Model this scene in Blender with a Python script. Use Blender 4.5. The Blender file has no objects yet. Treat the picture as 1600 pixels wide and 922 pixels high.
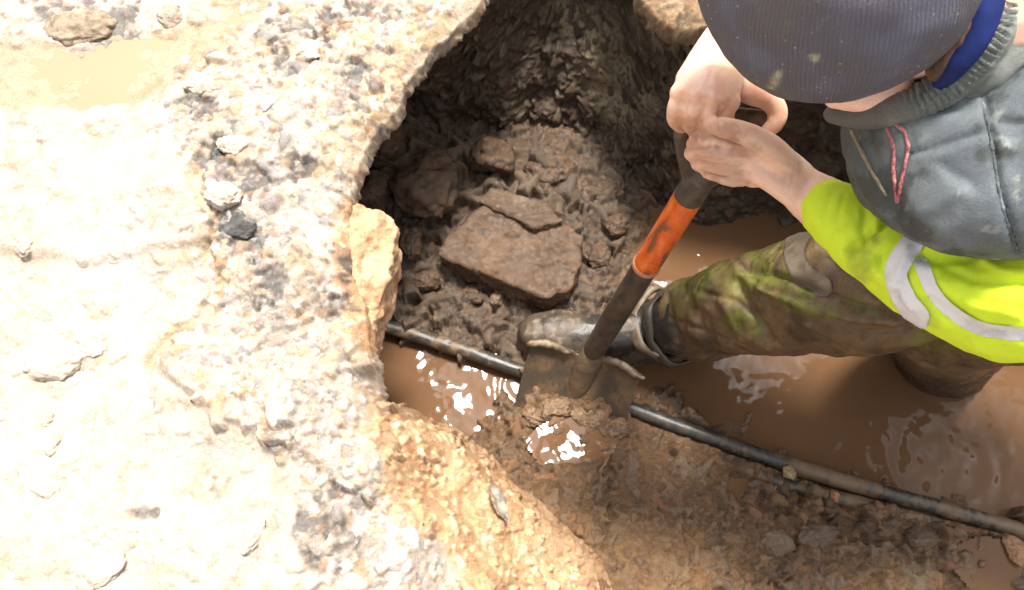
import bpy, bmesh, math, random
import numpy as np
from mathutils import Vector, Matrix
random.seed(7)
RS = np.random.RandomState(11)
S = bpy.context.scene
COL = S.collection

# ------------------------------------------------------------------ camera, sky, sun, exposure
TH = math.radians(22.0); FPX = 1280.0; CZ = 1.6
cd = bpy.data.cameras.new('camera'); cam = bpy.data.objects.new('camera', cd); COL.objects.link(cam)
cam.location = (0, 0, CZ); cam.rotation_euler = (TH, 0, 0)
cd.sensor_width = 36; cd.lens = 36*FPX/1600; cd.clip_start = 0.02; cd.clip_end = 300
S.camera = cam
SUN_EL, SUN_AZ = math.radians(72.5), math.radians(13)          # azimuth from +y towards +x
w = bpy.data.worlds.new('World'); S.world = w; w.use_nodes = True
nt = w.node_tree; bg = nt.nodes['Background']
sky = nt.nodes.new('ShaderNodeTexSky'); sky.sky_type = 'NISHITA'; sky.sun_disc = False
sky.sun_elevation = SUN_EL; sky.sun_rotation = SUN_AZ; sky.air_density = 1.0; sky.dust_density = 5.0; sky.ozone_density = 0.6
hs = nt.nodes.new('ShaderNodeHueSaturation'); hs.inputs['Saturation'].default_value = 0.15
nt.links.new(sky.outputs[0], hs.inputs['Color']); nt.links.new(hs.outputs[0], bg.inputs[0]); bg.inputs[1].default_value = 0.11
sl = bpy.data.lights.new('sun', 'SUN'); sl.energy = 3.2; sl.angle = math.radians(10); sl.color = (1, .94, .84)
so = bpy.data.objects.new('sun', sl); COL.objects.link(so)
sd = Vector((math.sin(SUN_AZ)*math.cos(SUN_EL), math.cos(SUN_AZ)*math.cos(SUN_EL), math.sin(SUN_EL)))
so.rotation_euler = sd.to_track_quat('Z', 'Y').to_euler(); so.location = sd*8
S.view_settings.view_transform = 'Standard'; S.view_settings.look = 'None'
S.view_settings.exposure = 1.34; S.view_settings.gamma = 1; S.view_settings.use_curve_mapping = False
S.render.engine = 'CYCLES'

# ------------------------------------------------------------------ helpers: survey of the place
ct, st = math.cos(TH), math.sin(TH)
def W(px, py, z):                       # point of the place at height z seen at a photo pixel
    u = (px-800)/FPX; v = (461-py)/FPX
    d = Vector((u, st+v*ct, -ct+v*st)); return Vector((0, 0, CZ))+d*((z-CZ)/d.z)
def Q(px, py, dep):                     # same by distance along the view axis
    u = (px-800)/FPX; v = (461-py)/FPX
    return Vector((u, st+v*ct, -ct+v*st))*dep+Vector((0, 0, CZ))
def proj(P):
    x, y, z = P[..., 0], P[..., 1], P[..., 2]-CZ
    dep = y*st-z*ct; up = y*ct+z*st
    return 800+FPX*x/dep, 461-FPX*up/dep

LAT = RS.rand(64, 64, 64).astype(np.float32)*2-1
def N3(x, y, z, s, seed=0):
    o = seed*7.31
    x = np.asarray(x)/s+o; y = np.asarray(y)/s+o*1.7; z = np.asarray(z)/s+o*.6
    x, y, z = np.broadcast_arrays(x, y, z)
    xi, yi, zi = np.floor(x).astype(int), np.floor(y).astype(int), np.floor(z).astype(int)
    fx, fy, fz = x-xi, y-yi, z-zi
    fx = fx*fx*(3-2*fx); fy = fy*fy*(3-2*fy); fz = fz*fz*(3-2*fz)
    r = 0
    for a in (0, 1):
        for b in (0, 1):
            for c in (0, 1):
                r = r+LAT[(xi+a) & 63, (yi+b) & 63, (zi+c) & 63]*(fx if a else 1-fx)*(fy if b else 1-fy)*(fz if c else 1-fz)
    return r
def fbm(x, y, z, s, o=4, seed=0, g=.5):
    r = 0; a = 1; t = 0
    for k in range(o):
        r = r+a*N3(x, y, z, s/2**k, seed+k*3); t += a; a *= g
    return r/t
def sm(a, b, x):
    t = np.clip((x-a)/(b-a), 0, 1); return t*t*(3-2*t)
def mix(a, b, t):
    return a*(1-t[..., None])+np.asarray(b)*t[..., None]

def segdist(X, Y, pts, closed=True):
    """unsigned distance, nearest point, and inside test"""
    n = len(pts); best = np.full(X.shape, 1e9); nx = np.zeros(X.shape); ny = np.zeros(X.shape); ins = np.zeros(X.shape, bool)
    for i in range(n if closed else n-1):
        x0, y0 = pts[i][0], pts[i][1]; x1, y1 = pts[(i+1) % n][0], pts[(i+1) % n][1]
        dx, dy = x1-x0, y1-y0; L = dx*dx+dy*dy+1e-12
        t = np.clip(((X-x0)*dx+(Y-y0)*dy)/L, 0, 1)
        qx, qy = x0+t*dx, y0+t*dy; d = (X-qx)**2+(Y-qy)**2
        m = d < best; best = np.where(m, d, best); nx = np.where(m, qx, nx); ny = np.where(m, qy, ny)
        if closed and y0 != y1:
            c = ((y0 > Y) != (y1 > Y)) & (X < dx*(Y-y0)/(y1-y0)+x0); ins ^= c
    return np.sqrt(best), nx, ny, ins
def sd_poly(X, Y, pts):
    d, a, b, i = segdist(X, Y, pts); return np.where(i, d, -d)
def idw(X, Y, ctrl, e=.02, p=2):
    num = 0; den = 0
    for (px, py, z) in ctrl:
        c = W(px, py, z); k = 1/((X-c.x)**2+(Y-c.y)**2+e*e)**p
        num = num+k*z; den = den+k
    return num/den

# ------------------------------------------------------------------ materials
def newmat(name):
    m = bpy.data.materials.new(name); m.use_nodes = True
    return m, m.node_tree, m.node_tree.nodes['Principled BSDF']
def N(nt, t, **kw):
    n = nt.nodes.new(t)
    for k, v in kw.items():
        if k in n.inputs: n.inputs[k].default_value = v
        else: setattr(n, k, v)
    return n
def attr_mat(name, rough=(.35, .8), scale=220, bump=.5, dist=.0015, spec=.5, coat=0, var=.25):
    """albedo from the Col attribute broken by fine noise, wetness from the Wet attribute"""
    m, nt, b = newmat(name); L = nt.links.new
    a = N(nt, 'ShaderNodeAttribute', attribute_name='Col'); wt = N(nt, 'ShaderNodeAttribute', attribute_name='Wet')
    tc = N(nt, 'ShaderNodeTexCoord')
    n1 = N(nt, 'ShaderNodeTexNoise', Scale=scale, Detail=5.0, Roughness=.65); L(tc.outputs['Object'], n1.inputs['Vector'])
    n2 = N(nt, 'ShaderNodeTexNoise', Scale=scale*3.3, Detail=3.0); L(tc.outputs['Object'], n2.inputs['Vector'])
    mr = N(nt, 'ShaderNodeMapRange'); mr.inputs['From Min'].default_value = .3; mr.inputs['From Max'].default_value = .7
    mr.inputs['To Min'].default_value = 1-var; mr.inputs['To Max'].default_value = 1+var; L(n1.outputs[0], mr.inputs[0])
    vm = N(nt, 'ShaderNodeVectorMath', operation='SCALE'); L(a.outputs['Color'], vm.inputs[0]); L(mr.outputs[0], vm.inputs['Scale'])
    L(vm.outputs[0], b.inputs['Base Color'])
    rr = N(nt, 'ShaderNodeMapRange'); rr.inputs['To Min'].default_value = rough[1]; rr.inputs['To Max'].default_value = rough[0]
    L(wt.outputs['Fac'], rr.inputs[0]); L(rr.outputs[0], b.inputs['Roughness'])
    ad = N(nt, 'ShaderNodeMath', operation='ADD'); L(n1.outputs[0], ad.inputs[0]); L(n2.outputs[0], ad.inputs[1])
    bp = N(nt, 'ShaderNodeBump', Strength=bump, Distance=dist); L(ad.outputs[0], bp.inputs['Height']); L(bp.outputs[0], b.inputs['Normal'])
    b.inputs['Specular IOR Level'].default_value = spec
    b.inputs['Coat Roughness'].default_value = .10
    if coat:
        cm = N(nt, 'ShaderNodeMath', operation='MULTIPLY'); L(wt.outputs['Fac'], cm.inputs[0]); cm.inputs[1].default_value = coat; L(cm.outputs[0], b.inputs['Coat Weight'])
        bp2 = N(nt, 'ShaderNodeBump', Strength=.8, Distance=dist*.8); L(n1.outputs[0], bp2.inputs['Height']); L(bp2.outputs[0], b.inputs['Coat Normal'])
    return m
M = {}
M['bank'] = attr_mat('bank_gravel', (.30, .9), 280, .8, .0024, .35, var=.26)
M['mud'] = attr_mat('wet_mud', (.05, .45), 230, 1.0, .0034, .6, coat=.15)
M['wall'] = attr_mat('dark_soil', (.25, .8), 200, .8, .003, .4, coat=.35)
M['rock'] = attr_mat('muddy_stone', (.10, .6), 200, 1.0, .003, .45, coat=.45)
M['skin'] = attr_mat('skin', (.4, .5), 500, .25, .0006, .4, var=.06)
M['skin'].node_tree.nodes['Principled BSDF'].inputs['Subsurface Weight'].default_value = .08
M['skin'].node_tree.nodes['Principled BSDF'].inputs['Subsurface Radius'].default_value = (.01, .004, .002)
M['hivis'] = attr_mat('hi_vis_fabric', (.5, .75), 600, .3, .0006, .2, var=.05)
M['vest'] = attr_mat('padded_vest_fabric', (.42, .8), 420, .5, .001, .3, var=.16)
M['trouser'] = attr_mat('muddy_trousers', (.25, .7), 300, .5, .0012, .35, var=.2)
M['rubber'] = attr_mat('muddy_rubber', (.18, .7), 300, .45, .001, .5, var=.2)
M['metal'] = attr_mat('muddy_steel', (.3, .7), 260, .4, .001, .5, var=.25)
M['paint'] = attr_mat('orange_paint', (.3, .6), 200, .25, .0006, .45, var=.15)
M['tape'] = attr_mat('reflective_tape', (.3, .5), 500, .2, .0005, .5, var=.06)
def water_mat(name, col, bump=.12, sc=9.0):
    m, nt, b = newmat(name); L = nt.links.new
    b.inputs['Base Color'].default_value = (*col, 1); b.inputs['Roughness'].default_value = .05; b.inputs['IOR'].default_value = 1.24
    tc = N(nt, 'ShaderNodeTexCoord'); n1 = N(nt, 'ShaderNodeTexNoise', Scale=sc, Detail=2.0, Roughness=.4)
    L(tc.outputs['Object'], n1.inputs['Vector'])
    bp = N(nt, 'ShaderNodeBump', Strength=bump, Distance=.02); L(n1.outputs[0], bp.inputs['Height']); L(bp.outputs[0], b.inputs['Normal'])
    n2 = N(nt, 'ShaderNodeTexNoise', Scale=5.0, Detail=3.0); L(tc.outputs['Object'], n2.inputs['Vector'])
    cr = N(nt, 'ShaderNodeMixRGB'); cr.inputs[1].default_value = (*col, 1); cr.inputs[2].default_value = (*[c*.82 for c in col], 1)
    L(n2.outputs[0], cr.inputs[0]); L(cr.outputs[0], b.inputs['Base Color'])
    return m
M['water'] = water_mat('muddy_water', (.138, .074, .038), .3, 16)
M['puddle'] = water_mat('pale_puddle_water', (.33, .235, .155), .1, 14)

# knitted wool: ribs run from brim to crown of the hat (object z = crown axis)
m, nt, b = newmat('ribbed_wool'); L = nt.links.new
tc = N(nt, 'ShaderNodeTexCoord'); sx = N(nt, 'ShaderNodeSeparateXYZ'); L(tc.outputs['Object'], sx.inputs[0])
at = N(nt, 'ShaderNodeMath', operation='ARCTAN2'); L(sx.outputs[1], at.inputs[0]); L(sx.outputs[0], at.inputs[1])
nz = N(nt, 'ShaderNodeTexNoise', Scale=90.0, Detail=2.0); L(tc.outputs['Object'], nz.inputs['Vector'])
ma = N(nt, 'ShaderNodeMath', operation='MULTIPLY_ADD'); L(nz.outputs[0], ma.inputs[0]); ma.inputs[1].default_value = .03; L(at.outputs[0], ma.inputs[2])
mu = N(nt, 'ShaderNodeMath', operation='MULTIPLY'); L(ma.outputs[0], mu.inputs[0]); mu.inputs[1].default_value = 190
sn = N(nt, 'ShaderNodeMath', operation='SINE'); L(mu.outputs[0], sn.inputs[0])
fz = N(nt, 'ShaderNodeTexNoise', Scale=900.0, Detail=3.0); L(tc.outputs['Object'], fz.inputs['Vector'])
hm = N(nt, 'ShaderNodeMath', operation='MULTIPLY_ADD'); L(fz.outputs[0], hm.inputs[0]); hm.inputs[1].default_value = 5.0; L(sn.outputs[0], hm.inputs[2])
bp = N(nt, 'ShaderNodeBump', Strength=.7, Distance=.0012); L(hm.outputs[0], bp.inputs['Height']); L(bp.outputs[0], b.inputs['Normal'])
va = N(nt, 'ShaderNodeAttribute', attribute_name='Col')
mr = N(nt, 'ShaderNodeMapRange'); mr.inputs['From Min'].default_value = -1; mr.inputs['From Max'].default_value = 1
mr.inputs['To Min'].default_value = .90; mr.inputs['To Max'].default_value = 1.06; L(sn.outputs[0], mr.inputs[0])
vs = N(nt, 'ShaderNodeVectorMath', operation='SCALE'); L(va.outputs['Color'], vs.inputs[0]); L(mr.outputs[0], vs.inputs['Scale'])
fl = N(nt, 'ShaderNodeTexVoronoi', Scale=130.0); L(tc.outputs['Object'], fl.inputs['Vector'])
fr = N(nt, 'ShaderNodeMapRange'); fr.inputs['From Min'].default_value = .12; fr.inputs['From Max'].default_value = .18
fr.inputs['To Min'].default_value = .8; fr.inputs['To Max'].default_value = 0; L(fl.outputs['Distance'], fr.inputs[0])
mk = N(nt, 'ShaderNodeTexNoise', Scale=30.0); L(tc.outputs['Object'], mk.inputs['Vector'])
mk2 = N(nt, 'ShaderNodeMapRange'); mk2.inputs['From Min'].default_value = .5; mk2.inputs['From Max'].default_value = .6; L(mk.outputs[0], mk2.inputs[0])
mm = N(nt, 'ShaderNodeMath', operation='MULTIPLY'); L(fr.outputs[0], mm.inputs[0]); L(mk2.outputs[0], mm.inputs[1])
mx = N(nt, 'ShaderNodeMixRGB'); L(mm.outputs[0], mx.inputs[0]); L(vs.outputs[0], mx.inputs[1]); mx.inputs[2].default_value = (.4, .4, .38, 1)
L(mx.outputs[0], b.inputs['Base Color']); b.inputs['Roughness'].default_value = .95; b.inputs['Specular IOR Level'].default_value = .15
b.inputs['Sheen Weight'].default_value = .0
M['wool'] = m

# ------------------------------------------------------------------ mesh helpers
def tag(o, label=None, cat=None, group=None, kind=None):
    for k, v in (('label', label), ('category', cat), ('group', group), ('kind', kind)):
        if v: o[k] = v
    return o
def set_attr(me, col=None, wet=None):
    n = len(me.vertices)
    if col is not None:
        for k in ('Col',):
            if k in me.attributes: me.attributes.remove(me.attributes[k])
        a = me.attributes.new('Col', 'FLOAT_COLOR', 'POINT')
        c = np.ones((n, 4), np.float32); c[:, :3] = np.clip(np.broadcast_to(col, (n, 3)), 0, 1); a.data.foreach_set('color', c.ravel())
    if wet is not None:
        a = me.attributes.new('Wet', 'FLOAT', 'POINT')
        a.data.foreach_set('value', np.broadcast_to(np.asarray(wet, np.float32), (n,)).astype(np.float32).ravel())
def grid_obj(name, V, cell, mat, col=None, wet=None, parent=None):
    nr, nc = V.shape[:2]
    idx = np.arange(nr*nc).reshape(nr, nc)
    f = np.stack([idx[:-1, :-1], idx[:-1, 1:], idx[1:, 1:], idx[1:, :-1]], -1)[cell]
    used = np.zeros(nr*nc, bool); used[f.ravel()] = True
    remap = np.cumsum(used)-1; f = remap[f]
    co = V.reshape(-1, 3)[used]; me = bpy.data.meshes.new(name)
    me.vertices.add(len(co)); me.vertices.foreach_set('co', co.astype(np.float32).ravel())
    me.loops.add(f.size); me.loops.foreach_set('vertex_index', f.ravel().astype(np.int32))
    me.polygons.add(len(f)); me.polygons.foreach_set('loop_start', np.arange(0, f.size, 4, dtype=np.int32))
    me.polygons.foreach_set('use_smooth', np.ones(len(f), bool))
    me.update(); me.validate()
    set_attr(me, None if col is None else col.reshape(-1, 3)[used], None if wet is None else wet.ravel()[used])
    me.materials.append(mat); o = bpy.data.objects.new(name, me); COL.objects.link(o)
    if parent: o.parent = parent
    return o
def coords(me):
    a = np.empty(len(me.vertices)*3, np.float32); me.vertices.foreach_get('co', a); return a.reshape(-1, 3).astype(float)
def normals(me):
    a = np.empty(len(me.vertices)*3, np.float32); me.vertex_normals.foreach_get('vector', a); return a.reshape(-1, 3).astype(float)
def setco(me, c):
    me.vertices.foreach_set('co', c.astype(np.float32).ravel()); me.update()
def smooth_shade(me):
    me.polygons.foreach_set('use_smooth', np.ones(len(me.polygons), bool)); me.update()

def tube(bm, pts, rad, seg=20, ax=None, k=1.0, caps=True):
    """closed tapered tube through pts; ax,k squash the section along a world axis"""
    P = [Vector(p) for p in pts]; n = len(P)
    if not hasattr(rad, '__len__'): rad = [rad]*n
    # densify with Catmull-Rom
    Q_, R_ = [], []
    for i in range(n-1):
        p0 = P[max(i-1, 0)]; p1 = P[i]; p2 = P[i+1]; p3 = P[min(i+2, n-1)]
        for j in range(6):
            t = j/6
            Q_.append(.5*((2*p1)+(p2-p0)*t+(2*p0-5*p1+4*p2-p3)*t*t+(3*p1-p0-3*p2+p3)*t**3)); R_.append(rad[i]*(1-t)+rad[i+1]*t)
    Q_.append(P[-1]); R_.append(rad[-1])
    if caps:                                            # rounded ends
        d0 = (Q_[0]-Q_[1]).normalized(); d1 = (Q_[-1]-Q_[-2]).normalized(); r0, r1 = R_[0], R_[-1]; q0, q1 = Q_[0], Q_[-1]
        for a in (.35, .7, .92, .999):
            Q_.insert(0, q0+d0*r0*a); R_.insert(0, r0*math.sqrt(1-a*a)); Q_.append(q1+d1*r1*a); R_.append(r1*math.sqrt(1-a*a))
    up = Vector((0, 0, 1)) if abs((Q_[-1]-Q_[0]).normalized().z) < .9 else Vector((0, 1, 0))
    rings = []; ax = Vector(ax).normalized() if ax is not None else None
    for i, (p, r) in enumerate(zip(Q_, R_)):
        t = (Q_[min(i+1, len(Q_)-1)]-Q_[max(i-1, 0)]).normalized()
        s = t.cross(up)
        s = s.normalized() if s.length > 1e-5 else Vector((1, 0, 0))
        u2 = s.cross(t); up = u2
        ring = []
        for j in range(seg):
            a = 2*math.pi*j/seg; o = s*math.cos(a)*r+u2*math.sin(a)*r
            if ax is not None: o = o+ax*(o.dot(ax)*(k-1))
            ring.append(bm.verts.new(p+o))
        rings.append(ring)
    for a, b_ in zip(rings[:-1], rings[1:]):
        for j in range(seg): bm.faces.new((a[j], a[(j+1) % seg], b_[(j+1) % seg], b_[j]))
    bm.faces.new(rings[0][::-1]); bm.faces.new(rings[-1])
def ell(bm, c, r, rot=None, seg=24):
    mt = Matrix.Translation(Vector(c)) @ (rot.to_4x4() if rot else Matrix()) @ Matrix.Diagonal((*r, 1))
    bmesh.ops.create_uvsphere(bm, u_segments=seg, v_segments=seg//2, radius=1, matrix=mt)
def remesh(bm, vox, it=4, fac=.5, dec=None):
    """union every closed shell of bm into one continuous skin"""
    bmesh.ops.recalc_face_normals(bm, faces=bm.faces)
    me = bpy.data.meshes.new('tmp'); bm.to_mesh(me); bm.free()
    o = bpy.data.objects.new('tmp', me); COL.objects.link(o)
    r = o.modifiers.new('r', 'REMESH'); r.mode = 'VOXEL'; r.voxel_size = vox; r.use_smooth_shade = True
    if it:
        s = o.modifiers.new('s', 'SMOOTH'); s.iterations = it; s.factor = fac
    dg = bpy.context.evaluated_depsgraph_get()
    m2 = bpy.data.meshes.new_from_object(o.evaluated_get(dg)); bpy.data.objects.remove(o); bpy.data.meshes.remove(me)
    m2.attributes.remove(m2.attributes['Col']) if 'Col' in m2.attributes else None
    smooth_shade(m2); return m2
def link(name, me, mat, parent=None, org=None, rot=None):
    """me holds place coordinates; org is where the object's own origin goes"""
    me.name = name; me.materials.clear(); me.materials.append(mat)
    o = bpy.data.objects.new(name, me); COL.objects.link(o)
    base = Vector(org) if org is not None else (parent_loc(parent) if parent else None)
    mt = Matrix.Translation(base if base is not None else Vector((0, 0, 0))) @ (rot.to_4x4() if rot else Matrix())
    me.transform(mt.inverted())
    if parent:
        o.parent = parent; o.matrix_local = Matrix.Translation(parent_loc(parent)).inverted() @ mt
    else: o.matrix_local = mt
    return o
LOC = {}
def parent_loc(p): return LOC.get(p.name, Vector((0, 0, 0)))
def thing(name, loc, label, cat, group=None):
    o = bpy.data.objects.new(name, None); COL.objects.link(o); o.location = loc; o.empty_display_size = .05
    LOC[o.name] = Vector(loc); return tag(o, label, cat, group)

# ------------------------------------------------------------------ pebble / clod stamping on a height grid
class Field:
    def __init__(s, xs, ys):
        s.xs, s.ys = xs, ys; s.X, s.Y = np.meshgrid(xs, ys); s.H = np.zeros(s.X.shape); s.C = np.zeros(s.X.shape+(3,)); s.Wt = np.zeros(s.X.shape)
    def stamp(s, x, y, r, h, col=None, wet=None, el=1, rot=0, sink=.25, ang=.18, seed=0, lean=0):
        i0, i1 = np.searchsorted(s.xs, [x-r*1.5, x+r*1.5]); j0, j1 = np.searchsorted(s.ys, [y-r*1.5, y+r*1.5])
        if i1-i0 < 2 or j1-j0 < 2: return
        X = s.X[j0:j1, i0:i1]-x; Y = s.Y[j0:j1, i0:i1]-y
        a = X*math.cos(rot)+Y*math.sin(rot); b = (-X*math.sin(rot)+Y*math.cos(rot))*el
        th = np.arctan2(b, a); d = np.hypot(a, b)/r
        d = d*(1+ang*np.sin(th*2+seed)+ang*.7*np.sin(th*3+seed*2.1)+ang*.5*np.sin(th*5+seed*3.3))
        dome = np.clip(1-d**2.6, 0, 1)**.55*h+a*lean*(d < 1)
        ic = min(max(np.searchsorted(s.xs, x), 0), len(s.xs)-1); jc = min(max(np.searchsorted(s.ys, y), 0), len(s.ys)-1)
        z0 = s.H[jc, ic]-h*sink
        new = z0+dome; Hs = s.H[j0:j1, i0:i1]; m = (d < 1) & (new > Hs)
        s.H[j0:j1, i0:i1] = np.where(m, new, Hs)
        if col is not None:
            c = s.C[j0:j1, i0:i1]; f = (m*sm(1.0, .75, d)); s.C[j0:j1, i0:i1] = c*(1-f[..., None])+np.asarray(col)*f[..., None]
        if wet is not None:
            s.Wt[j0:j1, i0:i1] = np.where(m, wet, s.Wt[j0:j1, i0:i1])
def axis(a, b, step, lo, hi):
    f = list(np.arange(a, b, step)); g = step*2; x = a
    L = []
    while x > lo: x -= g; g *= 1.25; L.append(x)
    R = []; x = f[-1]; g = step*2
    while x < hi: x += g; g *= 1.25; R.append(x)
    return np.array(L[::-1]+f+R)

# ================================================================== THE BANK (ground round the trench)
ZB = .55
lip = [(1010, 1250, .2), (985, 1000, .15), (960, 922, .14), (930, 862, .15), (868, 812, .15), (800, 752, .12), (750, 700, .08), (690, 668, .12), (640, 648, .26),
       (598, 630, .40), (580, 600, .47), (570, 560, .5), (574, 520, .5), (560, 470, .5), (545, 400, .52), (540, 330, .53), (552, 290, .53), (556, 262, .54), (572, 238, .54),
       (575, 212, .54), (592, 190, .55), (620, 160, .55), (634, 120, .55), (662, 82, .55), (700, 45, .55), (715, 30, .55), (745, 2, .55), (775, -60, .54), (850, -150, .52),
       (960, -120, .50), (1003, -15, .49), (1040, 36, .49), (1078, 44, .51), (1110, 20, .53), (1200, 25, .55), (1400, 60, .55), (1900, 260, .52), (3000, 700, .50)]
LW = [W(*p) for p in lip]
# refine the outline with irregular notches
RP = []
for i in range(len(LW)-1):
    a, b = LW[i], LW[i+1]; n = max(2, int((b-a).length/.009))
    n = min(n, 60)
    for k in range(n): RP.append(a.lerp(b, k/n))
RP.append(LW[-1])
RP = np.array([tuple(p) for p in RP])
k3 = np.array([1, 2, 3, 2, 1])/9
for c in range(3): RP[2:-2, c] = np.convolve(RP[:, c], k3, 'valid')
RP[:, 0] += .013*fbm(RP[:, 0], RP[:, 1], 0, .045, 5, 3, .7); RP[:, 1] += .013*fbm(RP[:, 0], RP[:, 1], 0, .045, 5, 9, .7)
poly = [tuple(p) for p in RP]+[(RP[-1][0], 3.5, .42), (-2.5, 3.5, .55), (-2.5, -1.5, .5), (RP[0][0], -1.5, .2)]

F = Field(axis(-.86, .42, .0021, -2.4, 2.6), axis(-.02, 1.22, .0021, -1.4, 3.2))
bank_ctrl = [(100, 100, .55), (100, 450, .55), (100, 800, .55), (300, 100, .555), (300, 300, .56), (300, 600, .545), (300, 850, .545), (450, 200, .565), (450, 420, .56), (450, 620, .55),
             (460, 850, .545), (600, 60, .56), (540, 250, .55), (540, 520, .53), (545, 620, .52), (560, 720, .53), (610, 860, .52), (-200, 400, .55), (-200, 0, .55), (-200, 900, .55), (300, -200, .55),
             (660, 0, .56), (700, -120, .55), (600, 1000, .52), (640, 800, .47), (600, 680, .48), (650, 700, .40), (700, 735, .30), (740, 790, .27), (760, 840, .31), (700, 830, .42), (690, 760, .33),
             (820, 850, .24), (880, 880, .19), (740, 922, .42), (840, 925, .26), (900, 940, .18), (720, 1000, .46), (900, 1050, .25)]+[(p[0], p[1], p[2]) for p in lip]
F.H = idw(F.X, F.Y, bank_ctrl, .035)
PX, PY = proj(np.stack([F.X, F.Y, F.H], -1))
nA = fbm(F.X, F.Y, 0, .11, 5, 1); nB = fbm(F.X, F.Y, 0, .035, 5, 5); nC = fbm(F.X, F.Y, 0, .009, 4, 8)
def pmask(pts, soft=18, nz=16, X=None, Y=None):
    X = PX if X is None else X; Y = PY if Y is None else Y
    return sm(-soft, soft, sd_poly(X, Y, pts)+nz*nB)
gravel = pmask([(400, -40), (760, -40), (640, 130), (575, 260), (560, 420), (590, 620), (610, 760), (760, 960), (480, 960), (470, 760), (430, 680), (300, 620), (235, 560), (320, 480), (330, 380), (310, 290), (250, 150), (330, 70)], 22, 40)
orange = pmask([(585, 615), (660, 625), (800, 720), (980, 880), (990, 1000), (760, 1000), (690, 850), (600, 790), (590, 690)], 14, 26)
clay = pmask([(735, -30), (700, 40), (640, 90), (560, 230), (490, 290), (470, 270), (560, 140), (640, 20), (670, -30)], 10, 14)
peach = pmask([(560, 290), (630, 330), (620, 480), (580, 560), (530, 520), (520, 330)], 12, 16)
pud = pmask([(-60, 60), (120, 75), (330, 20), (420, -30), (460, -30), (300, 110), (250, 150), (150, 170), (-60, 165)], 12, 22)
# relief
F.H += .010*nA+.006*nB*(1-.5*pud)+.0012*nC*(.35+gravel+orange)
F.H -= .007*sm(.15, .6, N3(F.X, F.Y, 0, .05, 4))*(1-orange)*.5
crev = np.exp(-(segdist(PX, PY, [(225, 560), (270, 520), (320, 490), (345, 440), (325, 390), (335, 340), (300, 270), (330, 230)], False)[0]/(14+6*nB))**2)
F.H -= .016*crev
step = pmask([(-300, 1300), (-300, 380), (100, 400), (320, 380), (340, 460), (240, 560), (330, 640), (460, 700), (600, 790), (760, 960), (760, 1300)], 10, 8)
F.H -= .012*step
ridge = np.exp(-(segdist(PX, PY, [(235, 565), (340, 640), (440, 700), (560, 720), (590, 660)], False)[0]/9)**2); F.H += .004*ridge
F.H -= .010*pud
F.H += orange*(.012*fbm(F.X, F.Y, F.H, .05, 5, 21, .6))
# colours of the ground itself
C = np.zeros(F.X.shape+(3,)); C[:] = (.53, .46, .385)
C = mix(C, (.46, .385, .30), sm(-.1, .5, nA)); C = mix(C, (.50, .39, .26), sm(.1, .6, nB)*.6)
C = mix(C, (.40, .33, .25), sm(.1, .42, fbm(F.X, F.Y, 0, .055, 5, 111, .6))*(1-gravel)*.75); C = mix(C, (.34, .31, .29), sm(.2, .45, fbm(F.X, F.Y, 0, .02, 5, 117, .65))*.55)
C = mix(C, (.46, .40, .33), gravel*.8)
C = mix(C, (.50, .30, .155), sm(.1, .5, nB)*gravel*.5)
C = mix(C, (.52, .335, .18), orange); C = mix(C, (.42, .22, .10), orange*sm(.05, .5, nB)*.7)
C = mix(C, (.43, .34, .22), clay); C = mix(C, (.55, .34, .19), peach)
C = mix(C, (.50, .36, .21), crev*.8)
C = mix(C, (.42, .31, .205), pud)
tar = [((345, 235), 26, 40), ((325, 170), 30, 32), ((372, 360), 42, 30), ((430, 85), 26, 40), ((510, 50), 60, 26), ((545, 110), 26, 38), ((420, 430), 28, 34), ((540, 420), 12, 40), ((525, 470), 20, 20),
       ((400, 285), 22, 22), ((470, 260), 18, 14), ((215, 800), 20, 9), ((410, 640), 8, 7), ((240, 630), 6, 14), ((575, 20), 30, 20), ((860, 640), 1, 1), ((140, 30), 60, 30), ((500, 830), 30, 40)]
tm = 0
for (c, rx, ry) in tar:
    tm = np.maximum(tm, sm(1.25, .3, np.hypot((PX-c[0])/rx, (PY-c[1])/ry)*.8+1.3*nB+.9*nC))
C *= (1+.10*nC+.08*nB)[..., None]
F.C = C; F.Wt = np.clip(.25+.5*sm(0, .4, nA)*(1-gravel)+.5*clay+.6*pud, 0, 1)
F.C = mix(F.C, (.15, .145, .14), tm*.75); F.H -= .005*tm
# loose gravel pressed into the ground: each stone has its own colour
pal = [(.56, .50, .42), (.36, .34, .32), (.22, .21, .21), (.60, .50, .36), (.46, .31, .17), (.15, .145, .145), (.60, .56, .50), (.38, .23, .13)]
def scatter(n, box, prob, rr, hk=(.35, .8), pal=pal, wet=.3, sink=.3, mixbase=.35):
    for _ in range(n):
        px = random.uniform(box[0], box[2]); py = random.uniform(box[1], box[3])
        p = W(px, py, ZB); i = np.searchsorted(F.xs, p.x); j = np.searchsorted(F.ys, p.y)
        if i >= len(F.xs) or j >= len(F.ys) or random.random() > prob[j, i]: continue
        r = rr[0]*(rr[1]/rr[0])**(random.random()**2.2); c = np.array(random.choice(pal)); c = c*(1-mixbase)+F.C[j, i]*mixbase
        F.stamp(p.x, p.y, r, r*random.uniform(*hk), c, wet*random.random(), random.uniform(1, 1.8), random.uniform(0, 3.14), sink, .16, random.uniform(0, 6))
scatter(9000, (180, -60, 780, 980), gravel*.95+.0*pud, (.0022, .010))
scatter(1500, (180, -60, 780, 980), gravel, (.005, .017), (.3, .7), mixbase=.5)
cream = [(.58, .50, .39), (.50, .41, .31), (.54, .48, .4), (.4, .33, .26)]
scatter(2600, (-60, -60, 560, 980), (1-gravel)*(1-pud), (.003, .013), (.2, .5), cream, .5, .35, .6)
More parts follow.
